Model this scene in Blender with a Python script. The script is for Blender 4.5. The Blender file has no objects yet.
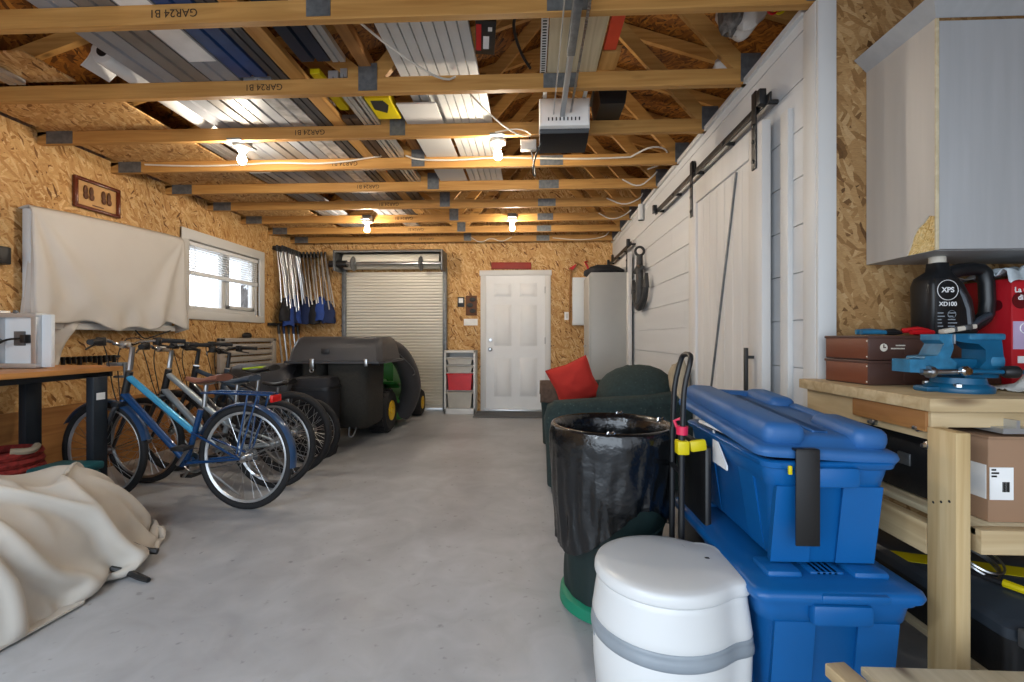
import bpy, bmesh, math, random
from mathutils import Vector, Matrix, Euler, noise
PI = math.pi
S = bpy.context.scene
COL = S.collection
rnd = random.Random(7)

# ------------------------------------------------------------------ camera, world, light, exposure
cam = bpy.data.cameras.new('camera'); co = bpy.data.objects.new('camera', cam); COL.objects.link(co)
cam.sensor_width = 36; cam.lens = 457/1024*36; cam.clip_start = 0.05
co.location = (0, 0, 1.10); co.rotation_euler = (PI/2, 0, math.atan(20/457)); cam.shift_y = -3/1024
S.camera = co
S.view_settings.view_transform = 'Standard'; S.view_settings.look = 'None'
S.view_settings.exposure = 0.0; S.view_settings.gamma = 1.0; S.view_settings.use_curve_mapping = False
W = bpy.data.worlds.new('world'); S.world = W; W.use_nodes = True
bg = W.node_tree.nodes['Background']; bg.inputs[0].default_value = (0.80, 0.88, 1.0, 1); bg.inputs[1].default_value = 1.6

def area(name, loc, rot, sx, sy, power, color):
    l = bpy.data.lights.new(name, 'AREA'); l.shape = 'RECTANGLE'; l.size = sx; l.size_y = sy
    l.energy = power; l.color = color
    o = bpy.data.objects.new(name, l); COL.objects.link(o); o.location = loc; o.rotation_euler = rot
    return o
# daylight through the open vehicle door behind the camera, and through the side window
area('door_daylight', (-2.0, -3.2, 1.7), (PI/2, 0, -.12), 5.5, 3.2, 190, (0.76, 0.88, 1.0))
# cool shop light hung near the vehicle door
area('shop_light_tube', (-1.9, -0.35, 2.40), (0, 0, 0), 1.2, .12, 52, (0.74, 0.87, 1.0))
area('window_daylight', (-3.85, 5.28, 1.75), (0, -PI/2, 0), 0.7, 1.2, 9, (0.86, 0.93, 1.0))
BULB = 640.0

# ------------------------------------------------------------------ materials
def lin(h):
    h = h.lstrip('#'); v = [int(h[i:i+2], 16)/255 for i in (0, 2, 4)]
    return tuple(x/12.92 if x <= .04045 else ((x+.055)/1.055)**2.4 for x in v) + (1,)
def newmat(name):
    m = bpy.data.materials.new(name); m.use_nodes = True
    return m, m.node_tree.nodes, m.node_tree.links, m.node_tree.nodes['Principled BSDF']
def mat(name, col, rough=.5, metal=0, var=.12, scale=6, stretch=(1, 1, 1), bump=0, bscale=60, spec=.5, coat=0, detail=4):
    m, n, l, b = newmat(name)
    c = lin(col)
    b.inputs['Roughness'].default_value = rough; b.inputs['Metallic'].default_value = metal
    b.inputs['Specular IOR Level'].default_value = spec; b.inputs['Coat Weight'].default_value = coat
    t = n.new('ShaderNodeTexCoord'); mp = n.new('ShaderNodeMapping'); mp.inputs['Scale'].default_value = stretch
    l.new(t.outputs['Object'], mp.inputs[0])
    nz = n.new('ShaderNodeTexNoise'); nz.inputs['Scale'].default_value = scale; nz.inputs['Detail'].default_value = detail
    l.new(mp.outputs[0], nz.inputs['Vector'])
    r = n.new('ShaderNodeValToRGB'); l.new(nz.outputs['Fac'], r.inputs[0])
    r.color_ramp.elements[0].position = .3; r.color_ramp.elements[1].position = .7
    r.color_ramp.elements[0].color = tuple(x*(1-var) for x in c[:3])+(1,)
    r.color_ramp.elements[1].color = tuple(min(1, x*(1+var)) for x in c[:3])+(1,)
    l.new(r.outputs[0], b.inputs['Base Color'])
    if bump:
        n2 = n.new('ShaderNodeTexNoise'); n2.inputs['Scale'].default_value = bscale; n2.inputs['Detail'].default_value = 3
        l.new(mp.outputs[0], n2.inputs['Vector'])
        bp = n.new('ShaderNodeBump'); bp.inputs['Strength'].default_value = bump; bp.inputs['Distance'].default_value = .01
        l.new(n2.outputs['Fac'], bp.inputs['Height']); l.new(bp.outputs[0], b.inputs['Normal'])
    return m
def emis(name, col, s):
    m, n, l, b = newmat(name); b.inputs['Base Color'].default_value = lin(col)
    b.inputs['Emission Color'].default_value = lin(col); b.inputs['Emission Strength'].default_value = s
    return m
def osb(name, ax, tones, scale=1.0, dark=1.0):
    """oriented strand board; ax = the two in-plane axes"""
    m, n, l, b = newmat(name); b.inputs['Roughness'].default_value = .62; b.inputs['Specular IOR Level'].default_value = .3
    t = n.new('ShaderNodeTexCoord'); sp = n.new('ShaderNodeSeparateXYZ'); l.new(t.outputs['Object'], sp.inputs[0])
    cb = n.new('ShaderNodeCombineXYZ')
    l.new(sp.outputs[ax[0]], cb.inputs[0]); l.new(sp.outputs[ax[1]], cb.inputs[1])
    nd = n.new('ShaderNodeTexNoise'); nd.inputs['Scale'].default_value = 9; l.new(cb.outputs[0], nd.inputs['Vector'])
    ms = n.new('ShaderNodeVectorMath'); ms.operation = 'MULTIPLY_ADD'; ms.inputs[1].default_value = (.05, .05, 0)
    l.new(nd.outputs['Color'], ms.inputs[0]); l.new(cb.outputs[0], ms.inputs[2])
    vs = []
    for k, (ang, sx, sy) in enumerate(((.25, 11, 58), (1.0, 13, 68), (-.55, 10, 56), (2.0, 14, 64))):
        mp = n.new('ShaderNodeMapping'); mp.vector_type = 'TEXTURE'
        mp.inputs['Rotation'].default_value = (0, 0, ang); mp.inputs['Location'].default_value = (k*3.7, k*1.3, k*.77)
        mp.inputs['Scale'].default_value = (1/(sx*scale), 1/(sy*scale), 1)
        l.new(ms.outputs[0], mp.inputs[0])
        v = n.new('ShaderNodeTexVoronoi'); v.voronoi_dimensions = '2D'; v.inputs['Scale'].default_value = 1
        v.inputs['Randomness'].default_value = 1
        l.new(mp.outputs[0], v.inputs['Vector'])
        s2 = n.new('ShaderNodeSeparateColor'); l.new(v.outputs['Color'], s2.inputs[0]); vs.append(s2)
    cur = vs[0].outputs[0]
    for k in (1, 2, 3):
        gt = n.new('ShaderNodeMath'); gt.operation = 'GREATER_THAN'; gt.inputs[1].default_value = .58
        l.new(vs[k].outputs[1], gt.inputs[0])
        mx = n.new('ShaderNodeMix'); l.new(gt.outputs[0], mx.inputs[0]); l.new(cur, mx.inputs[2]); l.new(vs[k].outputs[0], mx.inputs[3])
        cur = mx.outputs[0]
    r = n.new('ShaderNodeValToRGB'); l.new(cur, r.inputs[0])
    e = r.color_ramp.elements
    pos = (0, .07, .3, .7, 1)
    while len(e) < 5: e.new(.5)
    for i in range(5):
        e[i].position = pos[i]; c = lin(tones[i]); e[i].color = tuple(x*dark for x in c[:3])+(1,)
    # fine fibre
    mp2 = n.new('ShaderNodeMapping'); mp2.inputs['Scale'].default_value = (60, 200, 1); mp2.inputs['Rotation'].default_value = (0, 0, .3)
    l.new(ms.outputs[0], mp2.inputs[0])
    n3 = n.new('ShaderNodeTexNoise'); n3.inputs['Scale'].default_value = 1; n3.inputs['Detail'].default_value = 2; l.new(mp2.outputs[0], n3.inputs['Vector'])
    n4 = n.new('ShaderNodeTexNoise'); n4.inputs['Scale'].default_value = 1.3; n4.inputs['Detail'].default_value = 2; l.new(cb.outputs[0], n4.inputs['Vector'])
    ad = n.new('ShaderNodeMath'); ad.operation = 'ADD'; l.new(n3.outputs['Fac'], ad.inputs[0]); l.new(n4.outputs['Fac'], ad.inputs[1])
    mr = n.new('ShaderNodeMapRange'); mr.inputs[1].default_value = .6; mr.inputs[2].default_value = 1.4; mr.inputs[3].default_value = .72; mr.inputs[4].default_value = 1.25
    l.new(ad.outputs[0], mr.inputs[0])
    hm = n.new('ShaderNodeMix'); hm.data_type = 'RGBA'; hm.blend_type = 'MULTIPLY'; hm.inputs[0].default_value = 1
    l.new(r.outputs[0], hm.inputs[6]); l.new(mr.outputs[0], hm.inputs[7]); l.new(hm.outputs[2], b.inputs['Base Color'])
    bp = n.new('ShaderNodeBump'); bp.inputs['Strength'].default_value = .25; bp.inputs['Distance'].default_value = .004
    l.new(cur, bp.inputs['Height']); l.new(bp.outputs[0], b.inputs['Normal'])
    return m
def wood(name, c1, c2, ax=0, rough=.55, knots=True):
    """lumber with the grain along axis ax"""
    m, n, l, b = newmat(name); b.inputs['Roughness'].default_value = rough; b.inputs['Specular IOR Level'].default_value = .3
    t = n.new('ShaderNodeTexCoord'); mp = n.new('ShaderNodeMapping')
    sc = [22, 22, 22]; sc[ax] = 1.1; mp.inputs['Scale'].default_value = sc
    l.new(t.outputs['Object'], mp.inputs[0])
    nz = n.new('ShaderNodeTexNoise'); nz.inputs['Scale'].default_value = 1; nz.inputs['Detail'].default_value = 5; nz.inputs['Distortion'].default_value = 1.2
    l.new(mp.outputs[0], nz.inputs['Vector'])
    r = n.new('ShaderNodeValToRGB'); l.new(nz.outputs['Fac'], r.inputs[0])
    r.color_ramp.elements[0].position = .32; r.color_ramp.elements[1].position = .68
    r.color_ramp.elements[0].color = lin(c1); r.color_ramp.elements[1].color = lin(c2)
    out = r.outputs[0]
    if knots:
        m2 = n.new('ShaderNodeMapping'); s2 = [9, 9, 9]; s2[ax] = 2.2; m2.inputs['Scale'].default_value = s2; l.new(t.outputs['Object'], m2.inputs[0])
        v = n.new('ShaderNodeTexVoronoi'); v.inputs['Scale'].default_value = 1; l.new(m2.outputs[0], v.inputs['Vector'])
        mr = n.new('ShaderNodeMapRange'); mr.inputs[1].default_value = .05; mr.inputs[2].default_value = .17; mr.inputs[3].default_value = .75; mr.inputs[4].default_value = 0
        l.new(v.outputs['Distance'], mr.inputs[0])
        mx = n.new('ShaderNodeMix'); mx.data_type = 'RGBA'; l.new(mr.outputs[0], mx.inputs[0]); l.new(out, mx.inputs[6]); mx.inputs[7].default_value = lin('#4a2c14')
        out = mx.outputs[2]
    l.new(out, b.inputs['Base Color'])
    return m
def concrete():
    m, n, l, b = newmat('concrete')
    t = n.new('ShaderNodeTexCoord')
    def nz(s, d=5, dist=0):
        x = n.new('ShaderNodeTexNoise'); x.inputs['Scale'].default_value = s; x.inputs['Detail'].default_value = d; x.inputs['Distortion'].default_value = dist
        l.new(t.outputs['Object'], x.inputs['Vector']); return x
    a, c, d = nz(.9, 6, .6), nz(5, 6, 1), nz(60, 3)
    r = n.new('ShaderNodeValToRGB'); l.new(a.outputs['Fac'], r.inputs[0])
    r.color_ramp.elements[0].position = .3; r.color_ramp.elements[0].color = lin('#96979a')
    r.color_ramp.elements[1].position = .72; r.color_ramp.elements[1].color = lin('#b8babd')
    mr = n.new('ShaderNodeMapRange'); mr.inputs[1].default_value = .3; mr.inputs[2].default_value = .75; mr.inputs[3].default_value = .86; mr.inputs[4].default_value = 1.1
    l.new(c.outputs['Fac'], mr.inputs[0])
    x = n.new('ShaderNodeMix'); x.data_type = 'RGBA'; x.blend_type = 'MULTIPLY'; x.inputs[0].default_value = 1
    l.new(r.outputs[0], x.inputs[6]); l.new(mr.outputs[0], x.inputs[7])
    # dark specks and chips
    mr2 = n.new('ShaderNodeMapRange'); mr2.inputs[1].default_value = .66; mr2.inputs[2].default_value = .76; mr2.inputs[3].default_value = 0; mr2.inputs[4].default_value = .4
    d2 = nz(24, 2); l.new(d2.outputs['Fac'], mr2.inputs[0])
    y = n.new('ShaderNodeMix'); y.data_type = 'RGBA'; l.new(mr2.outputs[0], y.inputs[0]); l.new(x.outputs[2], y.inputs[6]); y.inputs[7].default_value = lin('#4d4a46')
    l.new(y.outputs[2], b.inputs['Base Color'])
    rr = n.new('ShaderNodeMapRange'); rr.inputs[3].default_value = .28; rr.inputs[4].default_value = .55; l.new(c.outputs['Fac'], rr.inputs[0])
    l.new(rr.outputs[0], b.inputs['Roughness']); b.inputs['Specular IOR Level'].default_value = .45
    bp = n.new('ShaderNodeBump'); bp.inputs['Strength'].default_value = .08; l.new(d.outputs['Fac'], bp.inputs['Height']); l.new(bp.outputs[0], b.inputs['Normal'])
    return m

TAN = ('#6a4320', '#a5763f', '#bd9059', '#c9a067', '#d8b684')
M = {}
M['osb_x'] = osb('osb_side', (1, 2), TAN); M['osb_y'] = osb('osb_end', (0, 2), TAN); M['osb_z'] = osb('osb_flat', (0, 1), TAN)
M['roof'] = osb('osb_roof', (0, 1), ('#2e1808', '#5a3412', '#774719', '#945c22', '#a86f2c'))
M['pine'] = wood('pine', '#a5753c', '#c39454', 0); M['pine_y'] = wood('pine_along', '#a9793f', '#c99a5c', 1)
M['bench'] = wood('bench_wood', '#a88f68', '#cbb48c', 1); M['benchx'] = wood('bench_wood_x', '#a88f68', '#c9b38d', 0); M['benchz'] = wood('bench_wood_z', '#b59767', '#d0b88c', 2)
M['osb_bench_shaded'] = osb('osb_bench_shaded', (0, 2), ('#5a3c1e', '#86623a', '#987348', '#a58154', '#b59468'), .95)  # bench wall strand board, with the cupboard's shade put into darker tones
M['ply'] = wood('plywood', '#8f6238', '#a87845', 1, knots=False)
M['plank'] = wood('pale_plank', '#c0b08e', '#d6c8a8', 1)
M['floor'] = concrete()
M['white'] = mat('white_paint', '#d0cfcc', .5, var=.03, scale=2)
M['shiplap'] = mat('shiplap_paint', '#d0d1d2', .55, var=.04, scale=1.5, stretch=(1, .3, 6))
M['barn'] = mat('whitewash', '#cfccc8', .6, var=.06, scale=3, stretch=(4, 4, .4))
M['door'] = mat('door_paint', '#dfe0e0', .4, var=.02)
M['black'] = mat('black_metal', '#1b1b1c', .45, var=.1)
M['blackp'] = mat('black_plastic', '#1a1a1b', .42, var=.15, bump=.08, bscale=90)
M['rubber'] = mat('rubber', '#18181a', .75, var=.2, bump=.2, bscale=120)
M['steel'] = mat('steel', '#b6b8ba', .3, 1, var=.08)
M['galv'] = mat('galvanised_plate', '#6f7274', .5, .6, var=.25, scale=30)
M['alu'] = mat('aluminium', '#c6c9cb', .35, .7, var=.1)
M['chrome'] = mat('chrome', '#d5d7d9', .15, 1, var=.03)
M['sheet'] = mat('cotton_sheet', '#cdc8c1', .85, var=.03, scale=3, bump=.05, bscale=40)
M['canvas'] = mat('canvas', '#c6c0b6', .8, var=.05, scale=4)
M['blind'] = mat('blind_vinyl', '#e6e8ea', .5, var=.02)
M['roll'] = mat('roller_steel', '#d3cdc0', .45, .1, var=.05, scale=2, stretch=(.6, 1, 3))
M['orangewood'] = wood('desk_top', '#b1763c', '#c98f52', 1, .4, knots=False)
M['tote'] = mat('blue_plastic', '#0a5a9a', .38, var=.08, scale=3)
M['lidb'] = mat('blue_lid_plastic', '#2a5f98', .5, var=.12, scale=5)
M['toilet'] = mat('white_plastic', '#d6d7d6', .28, var=.015); M['toiletg'] = mat('grey_plastic', '#8f979e', .4)
M['bagp'] = mat('black_bin_liner', '#0c0e10', .22, var=.3, bump=.5, bscale=22, spec=.7)
M['greenf'] = mat('dark_green_nylon', '#0a201f', .6, var=.15, bump=.15, bscale=30)
M['greenb'] = mat('green_base', '#0f7a5c', .5)
M['sofa'] = mat('dark_green_upholstery', '#1f3030', .9, var=.25, scale=45, bump=.2, bscale=180)
_n, _l = M['sofa'].node_tree.nodes, M['sofa'].node_tree.links; _p = _n['Principled BSDF']; _src = _p.inputs['Base Color'].links[0].from_socket
_t = _n.new('ShaderNodeTexCoord'); _v = _n.new('ShaderNodeTexVoronoi'); _v.inputs['Scale'].default_value = 30; _l.new(_t.outputs['Object'], _v.inputs['Vector'])
_c = _n.new('ShaderNodeMath'); _c.operation = 'LESS_THAN'; _c.inputs[1].default_value = .13; _l.new(_v.outputs['Distance'], _c.inputs[0])
_m = _n.new('ShaderNodeMix'); _m.data_type = 'RGBA'; _l.new(_c.outputs[0], _m.inputs[0]); _l.new(_src, _m.inputs[6]); _m.inputs[7].default_value = lin('#3f4d4b'); _l.new(_m.outputs[2], _p.inputs['Base Color'])
M['red'] = mat('red_cloth', '#b52a20', .85, var=.1, bump=.1, bscale=60); M['redp'] = mat('red_plastic', '#c3141c', .4)
M['brown'] = mat('brown_blanket', '#54443a', .95, var=.25, scale=30, bump=.3, bscale=60)
M['beigef'] = mat('beige_cushion', '#a79a84', .9, var=.1)
M['yellow'] = mat('yellow_plastic', '#d9c400', .45); M['pink'] = mat('red_band', '#d0204a', .5)
M['bikeblue'] = mat('blue_paint', '#10406f', .25, .2, var=.06, coat=.6); M['bikecyan'] = mat('cyan_paint', '#3f9ac4', .25, .2, coat=.6)
M['bikesilver'] = mat('silver_paint', '#aab4ba', .28, .5, coat=.5); M['bikedark'] = mat('charcoal_paint', '#26282c', .3, .2, coat=.5)
M['bikeslate'] = mat('slate_paint', '#3c4b5a', .3, .3, coat=.5); M['lime'] = mat('lime_paint', '#b4d11e', .4)
M['leather'] = mat('brown_leather', '#7a4c3c', .5, var=.15); M['fender'] = mat('fender_blue', '#2a4a70', .3, .2, coat=.5)
M['saddleg'] = mat('slate_saddle', '#39485a', .5)
M['reflector'] = mat('red_reflector', '#d31818', .2)
M['mowgreen'] = mat('mower_green', '#1f5f22', .35, var=.08); M['mowyel'] = mat('mower_yellow', '#e0b410', .4)
M['mowblk'] = mat('bagger_plastic', '#343437', .5, var=.12, bump=.06, bscale=120); M['bagmesh'] = mat('bagger_fabric', '#26241f', .85, var=.25, scale=60, bump=.25, bscale=120)
M['navy'] = mat('navy_fabric', '#1c2c55', .8, var=.2, bump=.2, bscale=60); M['navyb'] = mat('blue_fabric', '#2c4a94', .8, var=.2, bump=.2, bscale=60)
M['navyblk'] = mat('navy_black_fabric', '#15161c', .75, var=.2)
M['resin'] = mat('taupe_resin', '#a39b92', .6, var=.06)
M['locker'] = mat('grey_locker', '#a7a6a1', .45, var=.02); M['mat'] = mat('door_mat_grey', '#5a5c5e', .95, var=.2, scale=60)
M['cabinet'] = mat('grey_woodgrain', '#a6a6a6', .5, var=.05, scale=4, stretch=(8, 8, .5)); M['cabinetside'] = mat('pale_woodgrain', '#bcb4aa', .5, var=.07, scale=3, stretch=(5, 5, .35))
M['chip'] = osb('exposed_chipboard', (1, 2), ('#a07a3c', '#c79f58', '#d8b878', '#e2c68a', '#ead4a0'), 4)
M['case'] = mat('brown_case', '#4c332b', .4, var=.06); M['caseside'] = mat('brown_case_panel', '#6f3d28', .4, var=.08)
M['cream'] = mat('cream_print', '#dcd4c4', .6); M['vise'] = mat('vise_blue', '#105578', .35, var=.12, scale=20); M['viseblue'] = mat('vise_worn_blue', '#276a8c', .45, var=.25, scale=30)
M['jug'] = mat('jug_black', '#16181b', .35); M['jugg'] = mat('jug_slate', '#333a42', .35); M['offwhite'] = mat('print_white', '#e8e8e8', .5)
M['redbox'] = mat('red_carton', '#b11c26', .35, var=.05); M['lilac'] = mat('lilac_print', '#b9a6c4', .4); M['darkred'] = mat('dark_red_print', '#5a0d14', .4)
M['film'] = mat('plastic_film', '#c3cdd2', .25, var=.15, scale=14, bump=.4, bscale=25); M['rag'] = mat('rag_cloth', '#d3d2cc', .9, var=.12, bump=.3, bscale=40)
M['carton'] = mat('brown_cardboard', '#94745a', .75, var=.06); M['paper'] = mat('paper', '#e6e6e4', .7); M['ink'] = mat('ink', '#1c1a18', .8)
M['stamp'] = mat('stamp_ink', '#3a2a1a', .9)
M['teal'] = mat('teal_plastic', '#1c5f66', .5); M['rope'] = mat('red_rope', '#8e2b26', .9, var=.4, scale=40)
M['darkleg'] = mat('dark_grey_steel', '#2b323a', .4, .3); M['cable'] = mat('white_cable', '#cfc9bd', .6); M['bcable'] = mat('black_cable', '#141414', .6)
M['panel'] = mat('white_panel', '#d9dfe2', .4, var=.02); M['frame'] = mat('varnished_frame', '#5a2413', .25, var=.15); M['backing'] = mat('frame_backing', '#c79a62', .6); M['knot'] = mat('carved_knot', '#5d3516', .6)
M['plum'] = mat('clear_bin', '#a8a296', .3, var=.08); M['redsign'] = mat('red_board', '#8d2418', .6)
M['anchor'] = mat('weathered_iron', '#3c3c3c', .6, .3, var=.3, scale=20)
M['glass'], _n, _l, _b = newmat('glass'); _b.inputs['Transmission Weight'].default_value = 1; _b.inputs['Roughness'].default_value = 0; _b.inputs['IOR'].default_value = 1.02
M['orange'] = mat('orange_red_board', '#d2401c', .5); M['perf'] = mat('perforated_strip', '#d8d8d4', .5)
M['insul'] = mat('grey_insulation', '#6e6a66', .95, var=.4, scale=40, bump=.5, bscale=60); M['whitebag'] = mat('white_sack', '#cfc8c0', .5, var=.1, bump=.4, bscale=20)
M['ribbed'] = mat('pale_vinyl', '#cfcfcc', .4, var=.04); M['grey_strip'] = mat('grey_siding', '#8d9096', .45, var=.08); M['taupe_strip'] = mat('taupe_siding', '#7d7670', .5, var=.1)
M['blue_strip'] = mat('blue_wrap', '#1e4478', .3, var=.25, scale=9); M['char_strip'] = mat('charcoal_siding', '#3f4146', .35, var=.1); M['silver_strip'] = mat('silver_wrap', '#b9bcc0', .25, .4, var=.35, scale=14, bump=.5, bscale=18)
M['navy_strip'] = mat('navy_siding', '#1f2a3a', .35, var=.15); M['brown_strip'] = mat('brown_siding', '#4a3a30', .5, var=.2)
M['bark'] = mat('bare_bark', '#aaa49e', .9); M['snow'] = mat('snow', '#eef1f5', .8)
M['bulb'] = emis('lit_bulb', '#fff0da', BULB); M['porcelain'] = mat('porcelain', '#d9d4ca', .3)
M['lens'] = mat('opener_lens', '#e3e1dc', .35)

# ------------------------------------------------------------------ mesh builder
V = Vector
def frame(d):
    d = d.normalized(); a = V((0, 0, 1)) if abs(d.z) < .9 else V((1, 0, 0))
    u = d.cross(a).normalized(); return u, d.cross(u).normalized()
class MB:
    def __init__(s): s.bm = bmesh.new()
    def box(s, x0, x1, y0, y1, z0, z1, bev=0, seg=2):
        return s.obox(((x0+x1)/2, (y0+y1)/2, (z0+z1)/2), (abs(x1-x0), abs(y1-y0), abs(z1-z0)), (0, 0, 0), bev, seg)
    def obox(s, c, size, rot=(0, 0, 0), bev=0, seg=2):
        T = Matrix.Translation(c) @ Euler(rot).to_matrix().to_4x4()
        t = bmesh.new(); bmesh.ops.create_cube(t, size=1)
        bmesh.ops.scale(t, vec=size, verts=t.verts)
        if bev: bmesh.ops.bevel(t, geom=t.edges[:], offset=min(bev, min(size)*.49), segments=seg, profile=.5, affect='EDGES')
        bmesh.ops.transform(t, matrix=T, verts=t.verts); s.add(t); return s
    def add(s, t):
        me = bpy.data.meshes.new('t'); t.to_mesh(me); s.bm.from_mesh(me); bpy.data.meshes.remove(me); t.free()
    def loft(s, rings, cap=True, closed=False):
        vs = [[s.bm.verts.new(p) for p in r] for r in rings]; n = len(vs[0])
        pairs = list(zip(vs, vs[1:])) + ([(vs[-1], vs[0])] if closed else [])
        for a, b in pairs:
            for i in range(n):
                j = (i+1) % n
                try: s.bm.faces.new((a[i], a[j], b[j], b[i]))
                except ValueError: pass
        if cap and not closed:
            try: s.bm.faces.new(vs[0][::-1]); s.bm.faces.new(vs[-1])
            except ValueError: pass
        return s
    def cyl(s, p0, p1, r0, r1=None, seg=12):
        p0, p1 = V(p0), V(p1); r1 = r0 if r1 is None else r1; u, w = frame(p1-p0)
        return s.loft([[p+(u*math.cos(a)+w*math.sin(a))*r for a in [2*PI*i/seg for i in range(seg)]] for p, r in ((p0, r0), (p1, r1))])
    def tube(s, pts, r, seg=8, closed=False, smooth=0):
        pts = [V(p) for p in pts]
        for _ in range(smooth):
            q = [pts[0]] if not closed else []
            for a, b in zip(pts, pts[1:]+([pts[0]] if closed else [])): q += [a*.75+b*.25, a*.25+b*.75]
            if not closed: q.append(pts[-1])
            pts = q
        n = len(pts); rings = []; u = None
        if isinstance(r, (list, tuple)):
            k = len(r)-1; r = [r[min(int(i*k/(n-1)), k-1)]*(1-(i*k/(n-1)-min(int(i*k/(n-1)), k-1)))+r[min(int(i*k/(n-1)), k-1)+1]*(i*k/(n-1)-min(int(i*k/(n-1)), k-1)) for i in range(n)]
        for i, p in enumerate(pts):
            if closed: d = pts[(i+1) % n]-pts[i-1]
            else: d = pts[min(i+1, n-1)]-pts[max(i-1, 0)]
            d = d.normalized() if d.length > 1e-9 else V((0, 0, 1))
            if u is None: u, w = frame(d)
            u = (u-d*u.dot(d)).normalized(); w = d.cross(u)
            rr = r[i] if isinstance(r, (list, tuple)) else r
            rings.append([p+(u*math.cos(2*PI*k/seg)+w*math.sin(2*PI*k/seg))*rr for k in range(seg)])
        return s.loft(rings, closed=closed)
    def ring(s, c, ax, R, r, seg=32, rs=8, a0=0, a1=2*PI, up=None):
        c, ax = V(c), V(ax).normalized()
        if up is None: u, w = frame(ax)
        else: u = V(up).normalized(); w = ax.cross(u)
        full = a1-a0 > 2*PI-1e-6; m = seg if full else seg+1
        return s.tube([c+(u*math.cos(a0+(a1-a0)*i/seg)+w*math.sin(a0+(a1-a0)*i/seg))*R for i in range(m)], r, rs, closed=full)
    def lathe(s, prof, c=(0, 0, 0), ax=(0, 0, 1), seg=24):
        c, ax = V(c), V(ax).normalized(); u, w = frame(ax)
        return s.loft([[c+ax*z+(u*math.cos(2*PI*k/seg)+w*math.sin(2*PI*k/seg))*max(r, 1e-4) for k in range(seg)] for r, z in prof])
    def prism(s, poly, plane, a0, a1):
        def mk(p, a):
            return {'x': (a, p[0], p[1]), 'y': (p[0], a, p[1]), 'z': (p[0], p[1], a)}[plane]
        return s.loft([[mk(p, a0) for p in poly], [mk(p, a1) for p in poly]])
    def blob(s, c, r, seg=16, rings=10, fn=None):
        c = V(c); out = []
        for i in range(rings+1):
            th = PI*i/rings; rr = []
            for k in range(seg):
                d = V((math.sin(th)*math.cos(2*PI*k/seg), math.sin(th)*math.sin(2*PI*k/seg), math.cos(th)))
                f = fn(d) if fn else 1
                rr.append(c+V((d.x*r[0], d.y*r[1], d.z*r[2]))*f)
            out.append(rr)
        s.loft(out, cap=False)
        bmesh.ops.remove_doubles(s.bm, verts=s.bm.verts, dist=1e-5); return s
    def grid(s, fn, nu, nv):
        vs = [[s.bm.verts.new(fn(i/nu, j/nv)) for j in range(nv+1)] for i in range(nu+1)]
        for i in range(nu):
            for j in range(nv): s.bm.faces.new((vs[i][j], vs[i+1][j], vs[i+1][j+1], vs[i][j+1]))
        return s
WM = {}
def mesh_of(name, mb, m, sharp=38, mtx=None):
    bm = mb.bm
    if mtx is not None: bmesh.ops.transform(bm, matrix=mtx, verts=bm.verts)
    bmesh.ops.recalc_face_normals(bm, faces=bm.faces)
    me = bpy.data.meshes.new(name); bm.to_mesh(me); bm.free()
    for p in me.polygons: p.use_smooth = True
    me.set_sharp_from_angle(angle=math.radians(sharp))
    for x in (m if isinstance(m, (list, tuple)) else [m]): me.materials.append(M[x] if isinstance(x, str) else x)
    return me
def part(name, mb, m, parent=None, label=None, sharp=38, local=False, solid=0, subsurf=0):
    mtx = WM.get(parent.name) if parent else None
    me = mesh_of(name, mb, m, sharp, mtx.inverted() if (mtx is not None and not local) else None)
    o = bpy.data.objects.new(name, me); COL.objects.link(o)
    if parent: o.parent = parent; WM[o.name] = WM.get(parent.name, Matrix())
    else: WM[o.name] = Matrix()
    if label: o['label'] = label
    if solid:
        md = o.modifiers.new('thickness', 'SOLIDIFY'); md.thickness = solid; md.offset = 0
    if subsurf:
        md = o.modifiers.new('smooth', 'SUBSURF'); md.levels = md.render_levels = subsurf
    return o
def tag(o, label, cat, group=None, kind='thing'):
    o['label'] = label; o['category'] = cat; o['kind'] = kind
    if group: o['group'] = group
    return o
def thing(name, label, cat, loc=(0, 0, 0), rz=0, group=None):
    o = bpy.data.objects.new(name, None); COL.objects.link(o); o.location = loc; o.rotation_euler = (0, 0, rz)
    o.empty_display_size = .1
    WM[o.name] = Matrix.Translation(loc) @ Matrix.Rotation(rz, 4, 'Z')
    return tag(o, label, cat, group)
def single(name, label, cat, mb, m, group=None, **k): return tag(part(name, mb, m, **k), label, cat, group)
def struct(name, mb, m, **k):
    o = part(name, mb, m, **k)
    if not o.parent: o['kind'] = 'structure'
    return o
def dup(o, parent=None):
    c = o.copy(); COL.objects.link(c)
    if parent: c.parent = parent
    for ch in [x for x in S.objects if x.parent == o]: dup(ch, c)
    return c
TXT = {}
def text(name, body, size, loc, rot, m, parent, align='CENTER', bold=0):
    key = (body, size, m)
    if key not in TXT:
        cu = bpy.data.curves.new(name, 'FONT'); cu.body = body; cu.size = size; cu.align_x = align; cu.align_y = 'CENTER'
        cu.extrude = .0004; cu.offset = bold
        f = bpy.data.objects.new('t', cu); COL.objects.link(f)
        me = bpy.data.meshes.new_from_object(f.evaluated_get(bpy.context.evaluated_depsgraph_get()))
        bpy.data.objects.remove(f); me.materials.clear(); me.materials.append(M[m]); TXT[key] = me
    o = bpy.data.objects.new(name, TXT[key]); COL.objects.link(o); o.parent = parent
    o.matrix_local = WM.get(parent.name, Matrix()).inverted() @ (Matrix.Translation(loc) @ Euler(rot).to_matrix().to_4x4())
    return o
def nz(x, y, z=0): return noise.noise(V((x, y, z)))

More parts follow.
